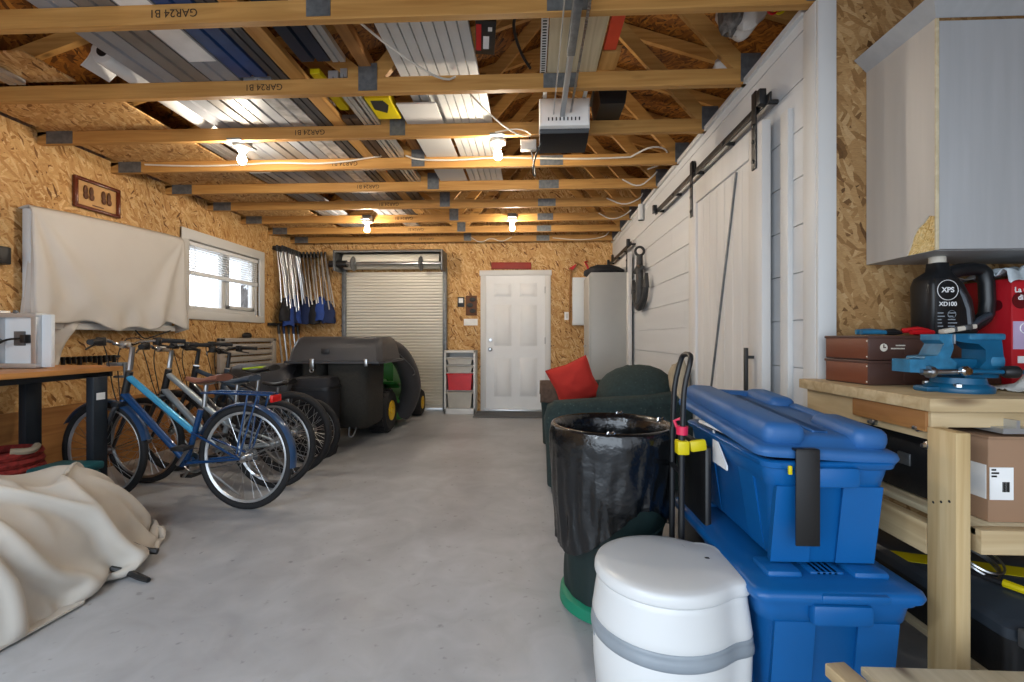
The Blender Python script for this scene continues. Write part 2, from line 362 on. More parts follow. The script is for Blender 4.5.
# ------------------------------------------------------------------ room shell
XL, YB, XR, YP, ZC = -3.62, 6.88, 1.20, 1.97, 2.52     # left wall, end wall, white wall, bench wall, ceiling line
XO, YF = 3.86, -0.6                                    # hidden right wall and vehicle-door wall
XC, HS = 0.12, 3.80; ZP = 3.90                         # ridge
struct('floor', MB().box(-6, 6, -3.0, 8, -.12, 0), 'floor')
w = MB()
wy0, wy1, wz0, wz1 = 4.66, 5.90, 1.39, 2.14
w.box(XL-.12, XL, YF, wy0, 0, ZC+.1); w.box(XL-.12, XL, wy1, YB+.1, 0, ZC+.1)
w.box(XL-.12, XL, wy0, wy1, 0, wz0); w.box(XL-.12, XL, wy0, wy1, wz1, ZC+.1)
struct('wall_left', w, 'osb_x')
struct('wall_back', MB().prism([(XL-.12, 0), (XO+.1, 0), (XO+.1, 2.62), (XC, ZP+.05), (XL-.12, 2.62)], 'y', YB, YB+.12), 'osb_y')
struct('wall_bench', MB().box(XR+.062, XO+.1, YP, YP+.10, 0, ZC), 'osb_bench_shaded')
struct('wall_far_right', MB().box(XO, XO+.1, YF, YB, 0, ZC+.1), 'osb_x')
w = MB(); w.box(XL, -3.0, YF-.12, YF, 0, ZC); w.box(2.2, XO, YF-.12, YF, 0, ZC)
w.prism([(XL-.12, 2.2), (XO+.1, 2.2), (XO+.1, 2.62), (XC, ZP+.05), (XL-.12, 2.62)], 'y', YF-.12, YF)
struct('wall_front', w, 'osb_y')
w = MB()
for sx in (-1, 1):
    w.prism([(XC, ZP), (XC+sx*(HS+.15), 2.615), (XC+sx*(HS+.15), 2.64), (XC, ZP+.025)], 'y', YF-.12, YB+.12)
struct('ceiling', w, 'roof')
struct('baseboard_left', MB().box(XL, XL+.018, YF, YB, 0, .58), 'ply')
# white shiplap partition: backing and boards with open grooves
w = MB(); w.box(XR+.012, XR+.07, YP+.03, YB, 0, ZC)
bh = .214; z = 2.25-bh*11; seams = []
while z < ZC:
    z0, z1 = max(z+.0025, .0), min(z+bh-.0025, ZC)
    y = YP+.10; k = rnd.uniform(1.6, 2.6); first = True
    cuts = [y]
    while cuts[-1] < YB: cuts.append(cuts[-1]+rnd.uniform(1.5, 2.5))
    for a, b in zip(cuts, cuts[1:]):
        if z1 > z0: w.box(XR, XR+.02, a+.001, min(b-.001, YB), z0, z1)
    z += bh
struct('wall_right', w, 'shiplap')
w = MB(); w.box(XR-.012, XR+.062, YP-.018, YP+.0, 0, ZC-.005, .002); w.box(XR-.014, XR+.02, YP, YP+.085, 0, ZC-.005, .002)
struct('trim_1', w, 'white')
struct('trim_2', MB().box(XR-.02, XR+.075, YP+.09, YB, ZC, ZC+.03), 'white')

# window in the left wall
g = struct('window_1', MB().box(XL-.02, XL+.02, 4.55, 4.66, 1.30, 2.25, .004).box(XL-.02, XL+.02, 5.90, 6.01, 1.30, 2.25, .004)
           .box(XL-.02, XL+.021, 4.55, 6.01, 2.14, 2.25, .004).box(XL-.02, XL+.021, 4.55, 6.01, 1.30, 1.39, .004), 'white')
fr = MB(); xw = XL-.07
for a, b, c, d in ((4.66, 5.90, 1.39, 1.45), (4.66, 5.90, 2.09, 2.14), (4.66, 4.71, 1.45, 2.09), (5.85, 5.90, 1.45, 2.09), (5.25, 5.32, 1.45, 2.09)):
    fr.box(xw-.025, xw+.025, a, b, c, d, .004)
fr.box(xw-.01, xw+.045, 5.32, 5.36, 1.45, 2.09, .003).box(xw-.01, xw+.045, 5.80, 5.85, 1.45, 2.09, .003).box(xw-.01, xw+.045, 5.32, 5.85, 1.45, 1.49, .003)
part('window_frame', fr, 'white', g)
part('jamb', MB().box(XL-.12, XL-.02, 4.655, 4.665, 1.39, 2.14).box(XL-.12, XL-.02, 5.895, 5.905, 1.39, 2.14).box(XL-.12, XL-.02, 4.66, 5.9, 1.385, 1.395).box(XL-.12, XL-.02, 4.66, 5.9, 2.135, 2.145), 'white', g)
part('window_pane', MB().box(xw-.004, xw, 4.70, 5.86, 1.44, 2.10), 'glass', g)
b = thing('window_blind', 'white horizontal slat blind raised halfway in the left wall window', 'blind', (XL-.015, 5.28, 2.10))
part('headrail', MB().box(XL-.035, XL+.005, 4.68, 5.88, 2.085, 2.125, .003), 'blind', b)
sl = MB()
for i in range(9): sl.obox((XL-.015, 5.28, 2.07-i*.028), (.042, 1.18, .003), (0, .5, 0))
part('slat', sl, 'blind', b)
part('bottom_rail', MB().box(XL-.04, XL+.01, 4.69, 5.87, 1.775, 1.82, .004), 'blind', b)
part('tilt_wand', MB().cyl((XL+.015, 4.74, 2.09), (XL+.02, 4.74, 1.42), .004, seg=6), 'blind', b)
# outside the window: bare trees on snow
for i, (x, y) in enumerate(((-7.3, 10.5), (-12.4, 18.2), (-8.3, 12.9))):
    t = MB(); r2 = random.Random(i+3)
    def branch(p, d, L, r, dep):
        q = p+d*L; t.cyl(p, q, r, r*.7, 5)
        if dep > 0:
            for _ in range(5): branch(p+d*L*r2.uniform(.5, 1), (d+V((r2.uniform(-.8, .8), r2.uniform(-.8, .8), r2.uniform(0, .5)))).normalized(), L*.66, r*.68, dep-1)
    branch(V((x, y, 0)), V((0, 0, 1)), 1.2, .09, 5)
    single('bare_tree', ('bare grey tree straight outside the window, between the other two', 'bare grey tree farthest off outside the window', 'bare grey tree behind the farther window sash, nearest the glass')[i], 'tree', t, 'bark', 'bare trees outside the window')
struct('ground_outside', MB().box(-16, XL-.13, -3, 16, -.2, 0), 'snow')

# six panel entry door in the end wall
yd = YB
tr = MB(); tr.box(-.775, -.69, yd-.022, yd, 0, 2.10, .004).box(.195, .28, yd-.022, yd, 0, 2.10, .004).box(-.79, .295, yd-.026, yd, 2.04, 2.12, .004)
struct('trim_3', tr, 'white')
d = struct('door_1', MB().box(-.69, .195, yd-.014, yd+.01, .03, 2.04), 'door')
pn = MB()
for xa, xb in ((-.57, -.31), (-.185, .075)):
    for za, zb in ((1.72, 1.92), (.98, 1.60), (.22, .80)):
        pn.box(xa, xb, yd-.017, yd-.013, za, zb, .003); pn.box(xa+.03, xb-.03, yd-.026, yd-.016, za+.03, zb-.03, .008)
part('panel', pn, 'door', d)
part('door_knob', MB().lathe([(.03, 0), (.03, .008), (.012, .012), (.012, .035), (.028, .045), (.03, .06), (.018, .072), (0, .074)], (-.625, yd-.014, .93), (0, -1, 0), 16), 'steel', d)
part('deadbolt', MB().lathe([(.03, 0), (.03, .012), (.024, .02), (0, .022)], (-.625, yd-.014, 1.07), (0, -1, 0), 16), 'steel', d)
for zz in (.3, 1.06, 1.82): part('hinge', MB().cyl((.195, yd-.022, zz-.05), (.195, yd-.022, zz+.05), .008, seg=8), 'steel', d)
part('threshold', MB().box(-.72, .22, yd-.09, yd, 0, .035, .004), 'alu', d)
single('door_mat', 'dark grey mat lying in front of the white entry door', 'mat', MB().box(-.82, .30, 6.27, 6.76, 0, .014, .005), 'mat')

# roll-up door
r = thing('roll_up_door', 'cream ribbed roll-up door in the end wall beside the mower', 'door', (-2.08, YB, 0))
c = MB(); n = 46; z0, z1 = .03, 2.10
pts = []
for i in range(n):
    za = z0+(z1-z0)*i/n; h = (z1-z0)/n
    pts += [(YB-.030, za), (YB-.030, za+h*.35), (YB-.052, za+h*.5), (YB-.052, za+h*.85), (YB-.030, za+h)]
poly = [(p[0], p[1]) for p in pts]+[(YB-.015, z1), (YB-.015, z0)]
c.prism(poly, 'x', -2.82, -1.34)
part('curtain', c, 'roll', r, sharp=20)
for x in (-2.85, -1.31): part('guide_rail', MB().box(x-.03, x+.03, YB-.08, YB-.002, 0, 2.16, .004), 'galv', r)
part('bottom_bar', MB().box(-2.82, -1.34, YB-.06, YB-.02, .0, .05, .005), 'alu', r)
part('curtain_roll', MB().cyl((-2.80, YB-.14, 2.24), (-1.36, YB-.14, 2.24), .115, seg=28), 'roll', r)
part('axle', MB().cyl((-2.95, YB-.27, 2.19), (-1.30, YB-.27, 2.19), .03, seg=12), 'steel', r)
for x in (-2.62, -1.62): part('spring_wheel', MB().lathe([(.03, -.03), (.09, -.02), (.11, 0), (.09, .02), (.03, .03)], (x, YB-.27, 2.19), (1, 0, 0), 20), 'galv', r)
part('axle_end_cover', MB().cyl((-2.98, YB-.27, 2.19), (-2.72, YB-.27, 2.19), .05, seg=14), 'black', r)
for x in (-2.88, -1.30): part('end_bracket', MB().box(x-.012, x+.012, YB-.36, YB, 2.08, 2.38, .003), 'galv', r)
part('hood', MB().prism([(YB-.36, 2.36), (YB-.30, 2.39), (YB, 2.39), (YB, 2.375), (YB-.30, 2.375), (YB-.35, 2.345)], 'x', -2.88, -1.30), 'alu', r)

# ------------------------------------------------------------------ roof trusses
TR = ('pine roof truss nearest the camera, at the very top of the photo',
      'second pine roof truss from the camera, opener rail crossing just below it',
      'third pine roof truss, right behind the white garage door opener',
      'fourth pine roof truss, white cable running along it behind the first two bulbs',
      'fifth pine roof truss, first one beyond the two nearer bulbs', 'sixth pine roof truss, midway to the end wall',
      'seventh pine roof truss, in front of the two farther bulbs', 'eighth pine roof truss, behind the two farther bulbs',
      'last pine roof truss, closest to the end wall')
YT = [2.035]+[2.062+.585*k for k in range(1, 9)]
def bar2(mb, a, b, y0, y1, w=.089):
    a, b = V((a[0], 0, a[1])), V((b[0], 0, b[1])); dv = (b-a).normalized(); nn = V((-dv.z, 0, dv.x))*w/2
    q = [a+nn, b+nn, b-nn, a-nn]; mb.prism([(p.x, p.z) for p in q], 'y', y0, y1)
def web_y(k): return YT[k]-.04, YT[k]
half = HS
qz = ZP-.06-.5*(ZP-2.62)
nodesL, nodesR = (-.95, 1.22)
def make_truss(k):
    y0, y1 = YT[k]-.04, YT[k]
    t = thing('roof_truss', TR[k], 'truss', (XC, YT[k], ZC), 0, 'roof trusses')
    ch = part('bottom_chord', MB().box(XL-.05, XO, y0, y1, ZC, ZC+.09, .002, 1), 'pine', t)
    tx = MB()
    for sx in (-1, 1): bar2(tx, (XC, ZP-.06), (XC+sx*half, 2.60), y0, y1)
    part('top_chord', tx, 'pine', t)
    for a, b in (((nodesL, ZC+.05), (XC, ZP-.10)), ((nodesL, ZC+.05), (XC-1.85, qz)), ((nodesR, ZC+.05), (XC, ZP-.10)), ((nodesR, ZC+.05), (XC+1.85, qz))):
        m = MB(); bar2(m, a, b, y0+.003, y1-.003); part('web', m, 'pine', t)
    for x, wd, z0, z1 in ((nodesL, .11, ZC+.012, ZC+.17), (nodesR, .11, ZC+.012, ZC+.17), (.16, .19, ZC+.004, ZC+.086), (-3.45, .2, ZC+.0, ZC+.12)):
        part('gusset_plate', MB().box(x-wd/2, x+wd/2, y0-.003, y0, z0, z1), 'galv', t)
    text('lettering', 'GAR24 B1', .052, (-1.575+rnd.uniform(-.015, .015)-.04*(k == 0), y0-.001, ZC+.048), (PI/2, PI, 0), 'stamp', ch)
    return t
for k in range(9): make_truss(k)

# ------------------------------------------------------------------ lamps on the trusses
BL = (('lit bulb in a round porcelain holder, nearer left one above the covered wall board', -2.13, 3.27), ('lit bulb in a round porcelain holder, left of the garage door opener', -.245, 3.27),
      ('lit bulb in a round porcelain holder, farther one above the roll-up door', -1.99, 5.44), ('lit bulb in a round porcelain holder, farther one above the white entry door', -.235, 5.44))
def make_bulb(i):
    t = thing('ceiling_bulb', BL[i][0], 'light', (0, 0, 2.50), 0, 'bare bulb lamps')
    part('junction_box', MB().box(-.05, .05, -.036, .05, .03, .08, .004), 'galv', t, local=True)
    part('bracket', MB().box(-.05, .05, -.10, .10, .016, .03, .002), 'galv', t, local=True)
    part('holder', MB().lathe([(.055, .018), (.06, .01), (.055, -.005), (.035, -.015), (.026, -.035), (0, -.035)], seg=24), 'porcelain', t, local=True)
    part('bulb', MB().lathe([(.012, -.034), (.014, -.05), (.026, -.07), (.031, -.09), (.026, -.112), (.012, -.122), (0, -.124)], seg=20), 'bulb', t, local=True)
    return t
for i, (l, x, y) in enumerate(BL):
    t = make_bulb(i); t.location = (x, y, 2.50)

t = thing('shop_light', 'long white shop light hung near the vehicle door behind the camera', 'light', (-1.9, -.35, 2.42))
part('housing', MB().prism([(-.45, 2.405), (-.43, 2.44), (-.39, 2.47), (-.31, 2.47), (-.27, 2.44), (-.25, 2.405), (-.26, 2.405), (-.28, 2.435), (-.32, 2.46), (-.38, 2.46), (-.42, 2.435), (-.44, 2.405)], 'x', -2.52, -1.28), 'white', t)
for x in (-2.3, -1.5): part('hanger', MB().cyl((x, -.35, 2.47), (x, -.35, 2.9), .004, seg=6), 'steel', t)
# ------------------------------------------------------------------ garage door opener
t = thing('garage_door_opener', 'white and black garage door opener hanging between the trusses at the end of its rail', 'door opener', (.2, 3.0, 2.37))
m = MB(); m.loft([[(.05, y, z), (.36, y, z), (.36, y, z2), (.05, y, z2)] for y, z, z2 in ((2.905, 2.42, 2.60), (2.915, 2.40, 2.61), (3.0, 2.375, 2.615), (3.15, 2.37, 2.615), (3.17, 2.39, 2.60))])
part('housing', m, 'blackp', t)
m = MB(); m.loft([[(.05-i, y, z), (.36+i, y, z), (.36+i, y, z2), (.05-i, y, z2)] for y, z, z2, i in ((2.872, 2.455, 2.59, -.01), (2.88, 2.435, 2.605, 0), (2.905, 2.425, 2.615, .004), (2.99, 2.425, 2.615, .004))])
part('light_cover', m, 'lens', t)
m = MB()
for i in range(9): m.box(.10+i*.024, .108+i*.024, 2.868, 2.876, 2.462, 2.482)
part('vent', m, 'black', t)
part('drive_rail', MB().box(.175, .205, -.5, 2.92, 2.485, 2.515, .003), 'steel', t)
part('rail_sleeve', MB().box(.17, .21, 1.6, 2.25, 2.48, 2.52, .003), 'galv', t)
m = MB()
for i in range(126):
    m.box(.235, .247, .4+i*.0195, .4+i*.0195+.012, 2.50, 2.506)
part('drive_chain', m, 'steel', t)
part('chain_return', MB().tube([(.135, .4, 2.503), (.135, 2.88, 2.503)], .004, 5), 'steel', t)
for x in (.08, .33): part('hanger_strap', MB().box(x-.012, x+.012, 2.62, 3.22, 2.613, 2.619).box(x-.012, x+.012, 2.95, 2.955, 2.60, 2.618), 'perf', t)
part('power_cord', MB().tube([(.06, 2.95, 2.36), (.02, 2.98, 2.28), (.0, 3.05, 2.20), (.03, 3.2, 2.22), (.0, 3.24, 2.40), (-.02, 3.27, 2.55)], .006, 6, smooth=2), 'bcable', t)
part('outlet_box', MB().box(-.08, .03, 3.22, 3.27, 2.43, 2.50, .004), 'porcelain', t)

# ------------------------------------------------------------------ things stored across the trusses
Z0 = ZC+.0915
def length(name, label, cat, x0, x1, y0, y1, z0, h, m, grp='lengths stored in the trusses', ribs=0, cap=None, lip=True):
    q = MB(); w = x1-x0
    if ribs:   # a ribbed panel: profile with grooves, extruded along y
        top = [(x1, z0+h), (x0, z0+h)]; bot = []
        for i in range(ribs):
            a = x0+w*i/ribs; b = x0+w*(i+1)/ribs; g2 = w/ribs*.12
            bot += [(a, z0+h*.7), (a+g2, z0+h*.7), (a+g2, z0), (b-g2*.2, z0)]
        bot.append((x1, z0+h*.7)); q.prism(bot+top, 'y', y0, y1)
    elif lip:  # channel like strip: two lips and a fold
        q.prism([(x0, z0), (x0+w*.42, z0), (x0+w*.46, z0+h*.35), (x0+w*.52, z0+h*.35), (x0+w*.56, z0), (x1, z0), (x1, z0+h), (x0, z0+h)], 'y', y0, y1)
    else: q.box(x0, x1, y0, y1, z0, z0+h, .003)
    o = single(name, label, cat, q, m, grp, sharp=20)
    if cap: part('label_sheet', MB().box(x0+.01, x1-.01, cap[0], cap[1], z0-.002, z0-.0004), 'paper', o)
    return o
L = length
L('siding_strip', 'wide grey siding strip, outermost of the long strips laid across the trusses', 'siding', -2.26, -2.07, 1.2, 4.6, Z0, .03, 'grey_strip')
L('siding_strip', 'taupe siding strip lying beside the wide grey outermost strip overhead', 'siding', -2.06, -1.89, 1.2, 5.0, Z0, .03, 'taupe_strip')
L('siding_strip', 'pale blue-grey siding strip with a white label overhead', 'siding', -1.88, -1.71, 1.1, 5.8, Z0, .028, 'grey_strip', cap=(1.9, 2.42))
L('siding_strip', 'siding strip in blue wrapping overhead, between the first two trusses', 'siding', -1.70, -1.53, 1.2, 2.58, Z0, .04, 'blue_strip')
L('siding_strip', 'charcoal siding strip next to the blue wrapped one overhead', 'siding', -1.51, -1.42, 1.2, 5.9, Z0, .03, 'char_strip')
L('pine_board', 'pine two by four lying along the trusses beside the charcoal siding strip', 'board', -1.41, -1.32, 1.2, 5.5, Z0, .038, 'pine_y', 'boards stored overhead', lip=False)
L('aluminium_channel', 'silver channel overhead near the left wall, ending at the second truss', 'channel', -3.12, -3.02, 1.3, 2.60, Z0, .03, 'alu')
L('osb_sheet', 'small strand board offcut overhead behind the silver channel, near the left wall', 'board', -3.5, -2.75, 2.35, 2.64, Z0+.035, .012, 'osb_z', 'boards stored overhead', lip=False)
L('siding_strip', 'crinkled silver wrapped strip overhead, beginning behind the second truss', 'siding', -1.70, -1.53, 2.62, 6.2, Z0, .03, 'silver_strip')
L('siding_strip', 'dark navy siding strip overhead, on the inner side of a truss web', 'siding', -1.26, -1.10, 1.2, 2.45, Z0, .05, 'navy_strip')
L('siding_strip', 'thin pale metal strip overhead, lying against the dark navy one', 'siding', -1.09, -1.02, 1.2, 2.46, Z0, .03, 'alu')
L('siding_strip', 'dark brown siding strip overhead, above the third truss', 'siding', -1.31, -1.20, 3.1, 5.2, Z0, .03, 'brown_strip')
L('aluminium_channel', 'narrow silver channel overhead, ending beside a yellow tool box', 'channel', -1.19, -1.13, 2.62, 4.4, Z0, .05, 'alu')
L('aluminium_channel', 'narrow silver channel overhead, paired beside the other channel', 'channel', -1.11, -1.07, 2.60, 4.5, Z0, .05, 'alu')
L('spirit_level', 'long yellow and black level lying on the trusses beside silver channels', 'level', -1.30, -1.24, 2.62, 3.05, Z0+.035, .03, 'yellow', lip=False)
L('siding_strip', 'short grey siding strip overhead by the farther left bulb', 'siding', -2.45, -2.28, 3.9, 6.3, Z0, .03, 'grey_strip')
L('siding_strip', 'silver-grey siding strip overhead, last one towards the left wall', 'siding', -2.58, -2.47, 3.3, 6.3, Z0, .03, 'taupe_strip')
L('siding_strip', 'upper grey siding strip resting on top of the wide grey one overhead', 'siding', -2.24, -2.09, 1.25, 4.4, Z0+.032, .03, 'char_strip')
L('osb_sheet', 'strand board sheet laid over the trusses along the left wall', 'board', -3.55, -2.62, 2.66, 5.05, Z0, .012, 'osb_z', 'boards stored overhead', lip=False)
L('osb_sheet', 'strand board sheet laid over the far trusses along the left wall', 'board', -3.55, -2.66, 5.07, 6.7, Z0, .012, 'osb_z', 'boards stored overhead', lip=False)
L('ribbed_panel', 'pale grey ribbed vinyl panel laid across the trusses near the opener rail', 'panel', -.78, -.31, 2.06, 3.35, Z0+.03, .02, 'ribbed', 'boards stored overhead', ribs=8)
L('ribbed_panel', 'white ribbed vinyl panel farther back overhead, between flat board and second bulb', 'panel', -.60, -.28, 2.75, 4.6, Z0+.005, .02, 'ribbed', 'boards stored overhead', ribs=6)
L('flat_board', 'flat white board lying overhead beside the ribbed panels', 'board', -.88, -.62, 2.92, 4.5, Z0, .012, 'white', 'boards stored overhead', lip=False)
L('plywood_plank', 'pale wide plank overhead beside the opener rail', 'plank', .085, .365, 1.5, 2.80, Z0, .02, 'plank', 'boards stored overhead', lip=False)
L('perforated_strip', 'white perforated metal strip overhead along the pale plank', 'strip', .045, .08, 1.5, 2.80, Z0, .02, 'perf', 'boards stored overhead', lip=False)
L('painted_board', 'orange-red board end overhead, right of the pale plank', 'board', .375, .44, 1.5, 2.42, Z0, .03, 'orange', 'boards stored overhead', lip=False)
L('wood_offcut', 'short pine offcut lying overhead behind the orange-red board', 'offcut', .37, .47, 2.44, 2.60, Z0, .04, 'pine_y', 'boards stored overhead', lip=False)
L('wood_offcut', 'long dark offcut leaning overhead left of the ribbed panel', 'offcut', -1.0, -.93, 2.06, 4.0, Z0+.06, .06, 'ply', 'boards stored overhead', lip=False)
# perforations of the white strip
for o in [x for x in S.objects if x.name == 'perforated_strip']:
    q = MB()
    for i in range(60): q.box(.052, .072, 1.52+i*.0212, 1.53+i*.0212, Z0-.0006, Z0-.0001)
    part('hole_pattern', q, 'ink', o)
# white roll
t = thing('plastic_roll', 'white roll of plastic film lying overhead, its dark core towards the camera', 'roll', (-2.2, 2.55, Z0+.1))
q = MB(); c = (-2.37, 2.42, Z0+.072)
q.lathe([(.028, 0), (.065, 0), (.07, .01), (.07, 1.5), (.065, 1.51), (.028, 1.51)], c, (0, 1, 0), 28); part('film', q, 'white', t)
part('core', MB().lathe([(.020, -.004), (.030, -.004), (.030, .06), (.020, .06)], c, (0, 1, 0), 24), 'black', t)
part('loose_flap', MB().loft([[(x, y, z) for x, y, z in ((-2.50, yy, Z0+.002), (-2.46, yy, Z0+.04), (-2.41, yy, Z0+.13), (-2.415, yy, Z0+.132), (-2.465, yy, Z0+.045), (-2.505, yy, Z0+.004))] for yy in (2.43, 2.60)]), 'white', t)
# boxes and bags overhead
t = thing('tool_box', 'yellow and black flat tool box standing overhead above the third truss', 'tool box', (-1.0, 2.86, Z0))
part('body', MB().box(-1.06, -.90, 2.84, 3.12, Z0, Z0+.06, .006), 'yellow', t); part('dark_print', MB().prism([(-1.03, 2.87), (-.95, 2.87), (-.93, 2.93), (-.97, 3.03), (-1.04, 2.98)], 'z', Z0-.001, Z0-.0002), 'ink', t)
t = thing('retail_carton', 'small black and red retail carton overhead beside the ribbed panel', 'box', (-.22, 2.3, Z0))
part('body', MB().obox((-.235, 2.30, Z0+.045), (.10, .26, .09), (0, 0, .12), .003), 'blackp', t)
part('red_label', MB().obox((-.268, 2.29, Z0-.001), (.025, .2, .001), (0, 0, .12)), 'redp', t)
part('white_print', MB().obox((-.235, 2.33, Z0-.001), (.03, .1, .001), (0, 0, .12)).obox((-.205, 2.23, Z0-.001), (.02, .03, .001), (0, 0, .12)), 'offwhite', t)
t = thing('plastic_crate', 'black box resting on the third truss beside the garage door opener', 'box', (.5, 3.1, Z0))
part('body', MB().loft([[(.42+a, 2.95+a, z), (.62-a, 2.95+a, z), (.62-a, 3.3-a, z), (.42+a, 3.3-a, z)] for a, z in ((.02, Z0), (0, Z0+.16))]), 'blackp', t)
part('rim', MB().box(.41, .63, 2.94, 3.31, Z0+.15, Z0+.17, .004), 'blackp', t)
t = thing('insulation_sack', 'white sack spilling grey insulation, wedged overhead above the white wall', 'sack', (1.05, 2.3, Z0))
part('sack', MB().blob((1.03, 2.28, Z0+.13), (.11, .14, .16), 18, 12, lambda d: 1+.25*nz(d.x*2.5, d.y*2.5, d.z*2.5)), 'whitebag', t)
part('insulation', MB().blob((.95, 2.23, Z0+.06), (.05, .09, .11), 16, 10, lambda d: 1+.35*nz(d.x*3+5, d.y*3, d.z*3)), 'insul', t)
single('plastic_bag', 'small crumpled white bag poking out overhead below the sack', 'bag', MB().blob((1.12, 2.72, Z0+.06), (.07, .08, .06), 14, 9, lambda d: 1+.3*nz(d.x*4, d.y*4, d.z*4+3)), 'whitebag')
for i, (m, l) in enumerate((('redp', 'red electrical cord hanging above the top corner of the white wall'), ('yellow', 'yellow electrical cord looping above the top corner of the white wall'))):
    single('extension_cord', l, 'cord', MB().tube([(1.22+i*.03, 2.07, Z0+.02), (1.17+i*.04, 2.10, Z0+.12), (1.11+i*.03, 2.14, Z0+.16), (1.08+i*.03, 2.18, Z0+.05), (1.13+i*.03, 2.2, Z0-.01), (1.2+i*.03, 2.16, Z0+.09), (1.28, 2.1, Z0+.13)], .006, 6, smooth=2), m)
t = thing('small_box', 'small red and white box overhead between the fourth and fifth trusses', 'box', (-2.26, 4.05, Z0))
part('body', MB().box(-2.46, -2.28, 3.86, 3.90, ZC+.02, ZC+.11, .004), 'offwhite', t); part('red_label', MB().box(-2.45, -2.29, 3.857, 3.86, ZC+.025, ZC+.06), 'redp', t)
single('black_hose', 'black hose looping overhead left of the pale plank', 'hose', MB().tube([(.03, 2.10, Z0+.1), (-.06, 2.16, Z0+.06), (-.10, 2.28, Z0+.05), (-.06, 2.48, Z0+.03), (-.01, 2.58, Z0+.01)], .008, 6, smooth=2), 'black')
single('wall_bracket', 'black bracket on the left wall beside the draped sheet', 'bracket', MB().box(XL, XL+.06, 2.72, 2.98, 1.60, 1.72, .01).box(XL+.06, XL+.09, 2.8, 2.9, 1.62, 1.70, .008), 'black')
# cables
CB = (('white cable sagging between the first two trusses', [(-.88, 2.06, 2.625), (-.7, 2.3, 2.56), (-.5, 2.55, 2.54), (-.42, 2.63, 2.62)], .006),
      ('thin white cable hanging across the third truss near the second bulb', [(-.44, 2.66, 2.62), (-.3, 2.85, 2.53), (-.12, 3.10, 2.48), (.02, 3.16, 2.49), (-.08, 3.15, 2.55), (-.25, 3.1, 2.5)], .005),
      ('white cable clipped along the fourth truss, from left wall to bulb', [(-3.3, 3.76, 2.58), (-2.9, 3.75, 2.555), (-2.5, 3.755, 2.56), (-2.15, 3.75, 2.575), (-1.7, 3.755, 2.555), (-1.25, 3.76, 2.62)], .007),
      ('second white cable along the fourth truss, between bulb and opener', [(-1.05, 3.765, 2.62), (-.95, 3.75, 2.575), (-.6, 3.745, 2.565), (-.3, 3.745, 2.585), (.1, 3.75, 2.57), (.5, 3.75, 2.56), (.8, 3.75, 2.57)], .007),
      ('white cable looping off the fourth truss over the white wall', [(.8, 3.75, 2.57), (.95, 3.68, 2.63), (1.1, 3.75, 2.63), (1.13, 3.9, 2.58), (1.0, 4.0, 2.56)], .007),
      ('white cable dangling at the fifth truss end', [(.85, 4.36, 2.60), (1.0, 4.34, 2.51), (1.12, 4.3, 2.60), (1.15, 4.25, 2.63)], .007),
      ('white cable dangling at the sixth truss end', [(.8, 4.94, 2.60), (.98, 4.92, 2.51), (1.15, 4.9, 2.58), (1.16, 4.85, 2.62)], .007),
      ('white cable dangling at the seventh truss end', [(.8, 5.53, 2.60), (.95, 5.51, 2.51), (1.1, 5.5, 2.56), (1.16, 5.4, 2.6)], .007),
      ('white cable sagging in the far corner over the grey locker', [(.3, 6.68, 2.56), (.7, 6.68, 2.52), (1.05, 6.68, 2.56), (1.1, 6.5, 2.62)], .007),
      ('white cable swagged along the last truss over the roll-up door', [(-.9, 6.69, 2.58), (-.75, 6.68, 2.49), (-.6, 6.69, 2.58), (-.45, 6.68, 2.50), (-.3, 6.69, 2.58)], .006),
      ('white cable running along the wall top above the picture frame', [(-3.56, 3.3, 2.58), (-3.3, 3.5, 2.66), (-2.7, 3.74, 2.63)], .008))
for l, p, rr in CB: single('electrical_cable', l, 'cable', MB().tube(p, rr, 6, smooth=2), 'cable')

# ------------------------------------------------------------------ sliding barn doors and their hardware
def barn_door(y0, y1, lab, z1=2.16, handle=True, brace=True, hang=None):
    t = thing('sliding_barn_door', lab, 'door', (XR-.05, (y0+y1)/2, .04)); xa, xb = XR-.075, XR-.032
    t['category'] = 'sliding door'
    q = MB(); n = 7; h = (y1-y0-.26)/n
    for i in range(n): q.box(xa+.014, xb, y0+.13+i*h+.001, y0+.13+(i+1)*h-.001, .06, z1, .003, 1)
    part('plank', q, 'barn', t)
    for a in (y0, y1-.14): part('stile', MB().box(xa, xb, a, a+.14, .04, z1, .003), 'barn', t)
    for a in (.04, z1-.14): part('cross_rail', MB().box(xa, xb-.002, y0+.142, y1-.142, a, a+.14, .003), 'barn', t)
    if brace:
        q = MB(); a, b = V((y0+.30, z1-.15)), V((y1-.22, .20)); dv = (b-a).normalized(); nn = V((-dv.y, dv.x))*.006
        q.prism([tuple(a+nn), tuple(b+nn), tuple(b-nn), tuple(a-nn)], 'x', xa+.004, xa+.013); part('brace', q, 'galv', t)
    if handle:
        y = y0+.085
        q = MB().box(xa-.045, xa-.030, y-.011, y+.011, .72, 1.05, .002); q.box(xa-.035, xa, y-.007, y+.007, .76, .775).box(xa-.035, xa, y-.007, y+.007, .995, 1.01); part('handle', q, 'black', t)
    for y in hang or ((y0+.07), (y1-.07)):
        hg = part('hanger', MB().box(xa-.008, xa, y-.022, y+.022, z1-.22, z1+.17, .002), 'black', t)
        for zz in (z1-.18, z1-.08, z1+.0): part('bolt', MB().lathe([(.011, 0), (.011, .006), (0, .008)], (xa-.008, y, zz), (-1, 0, 0), 8), 'black', hg)
        part('wheel', MB().lathe([(.015, -.006), (.045, -.006), (.045, -.002), (.036, 0), (.045, .004), (.015, .006)], (xa+.012, y, z1+.13), (1, 0, 0), 20), 'black', hg)
    return t
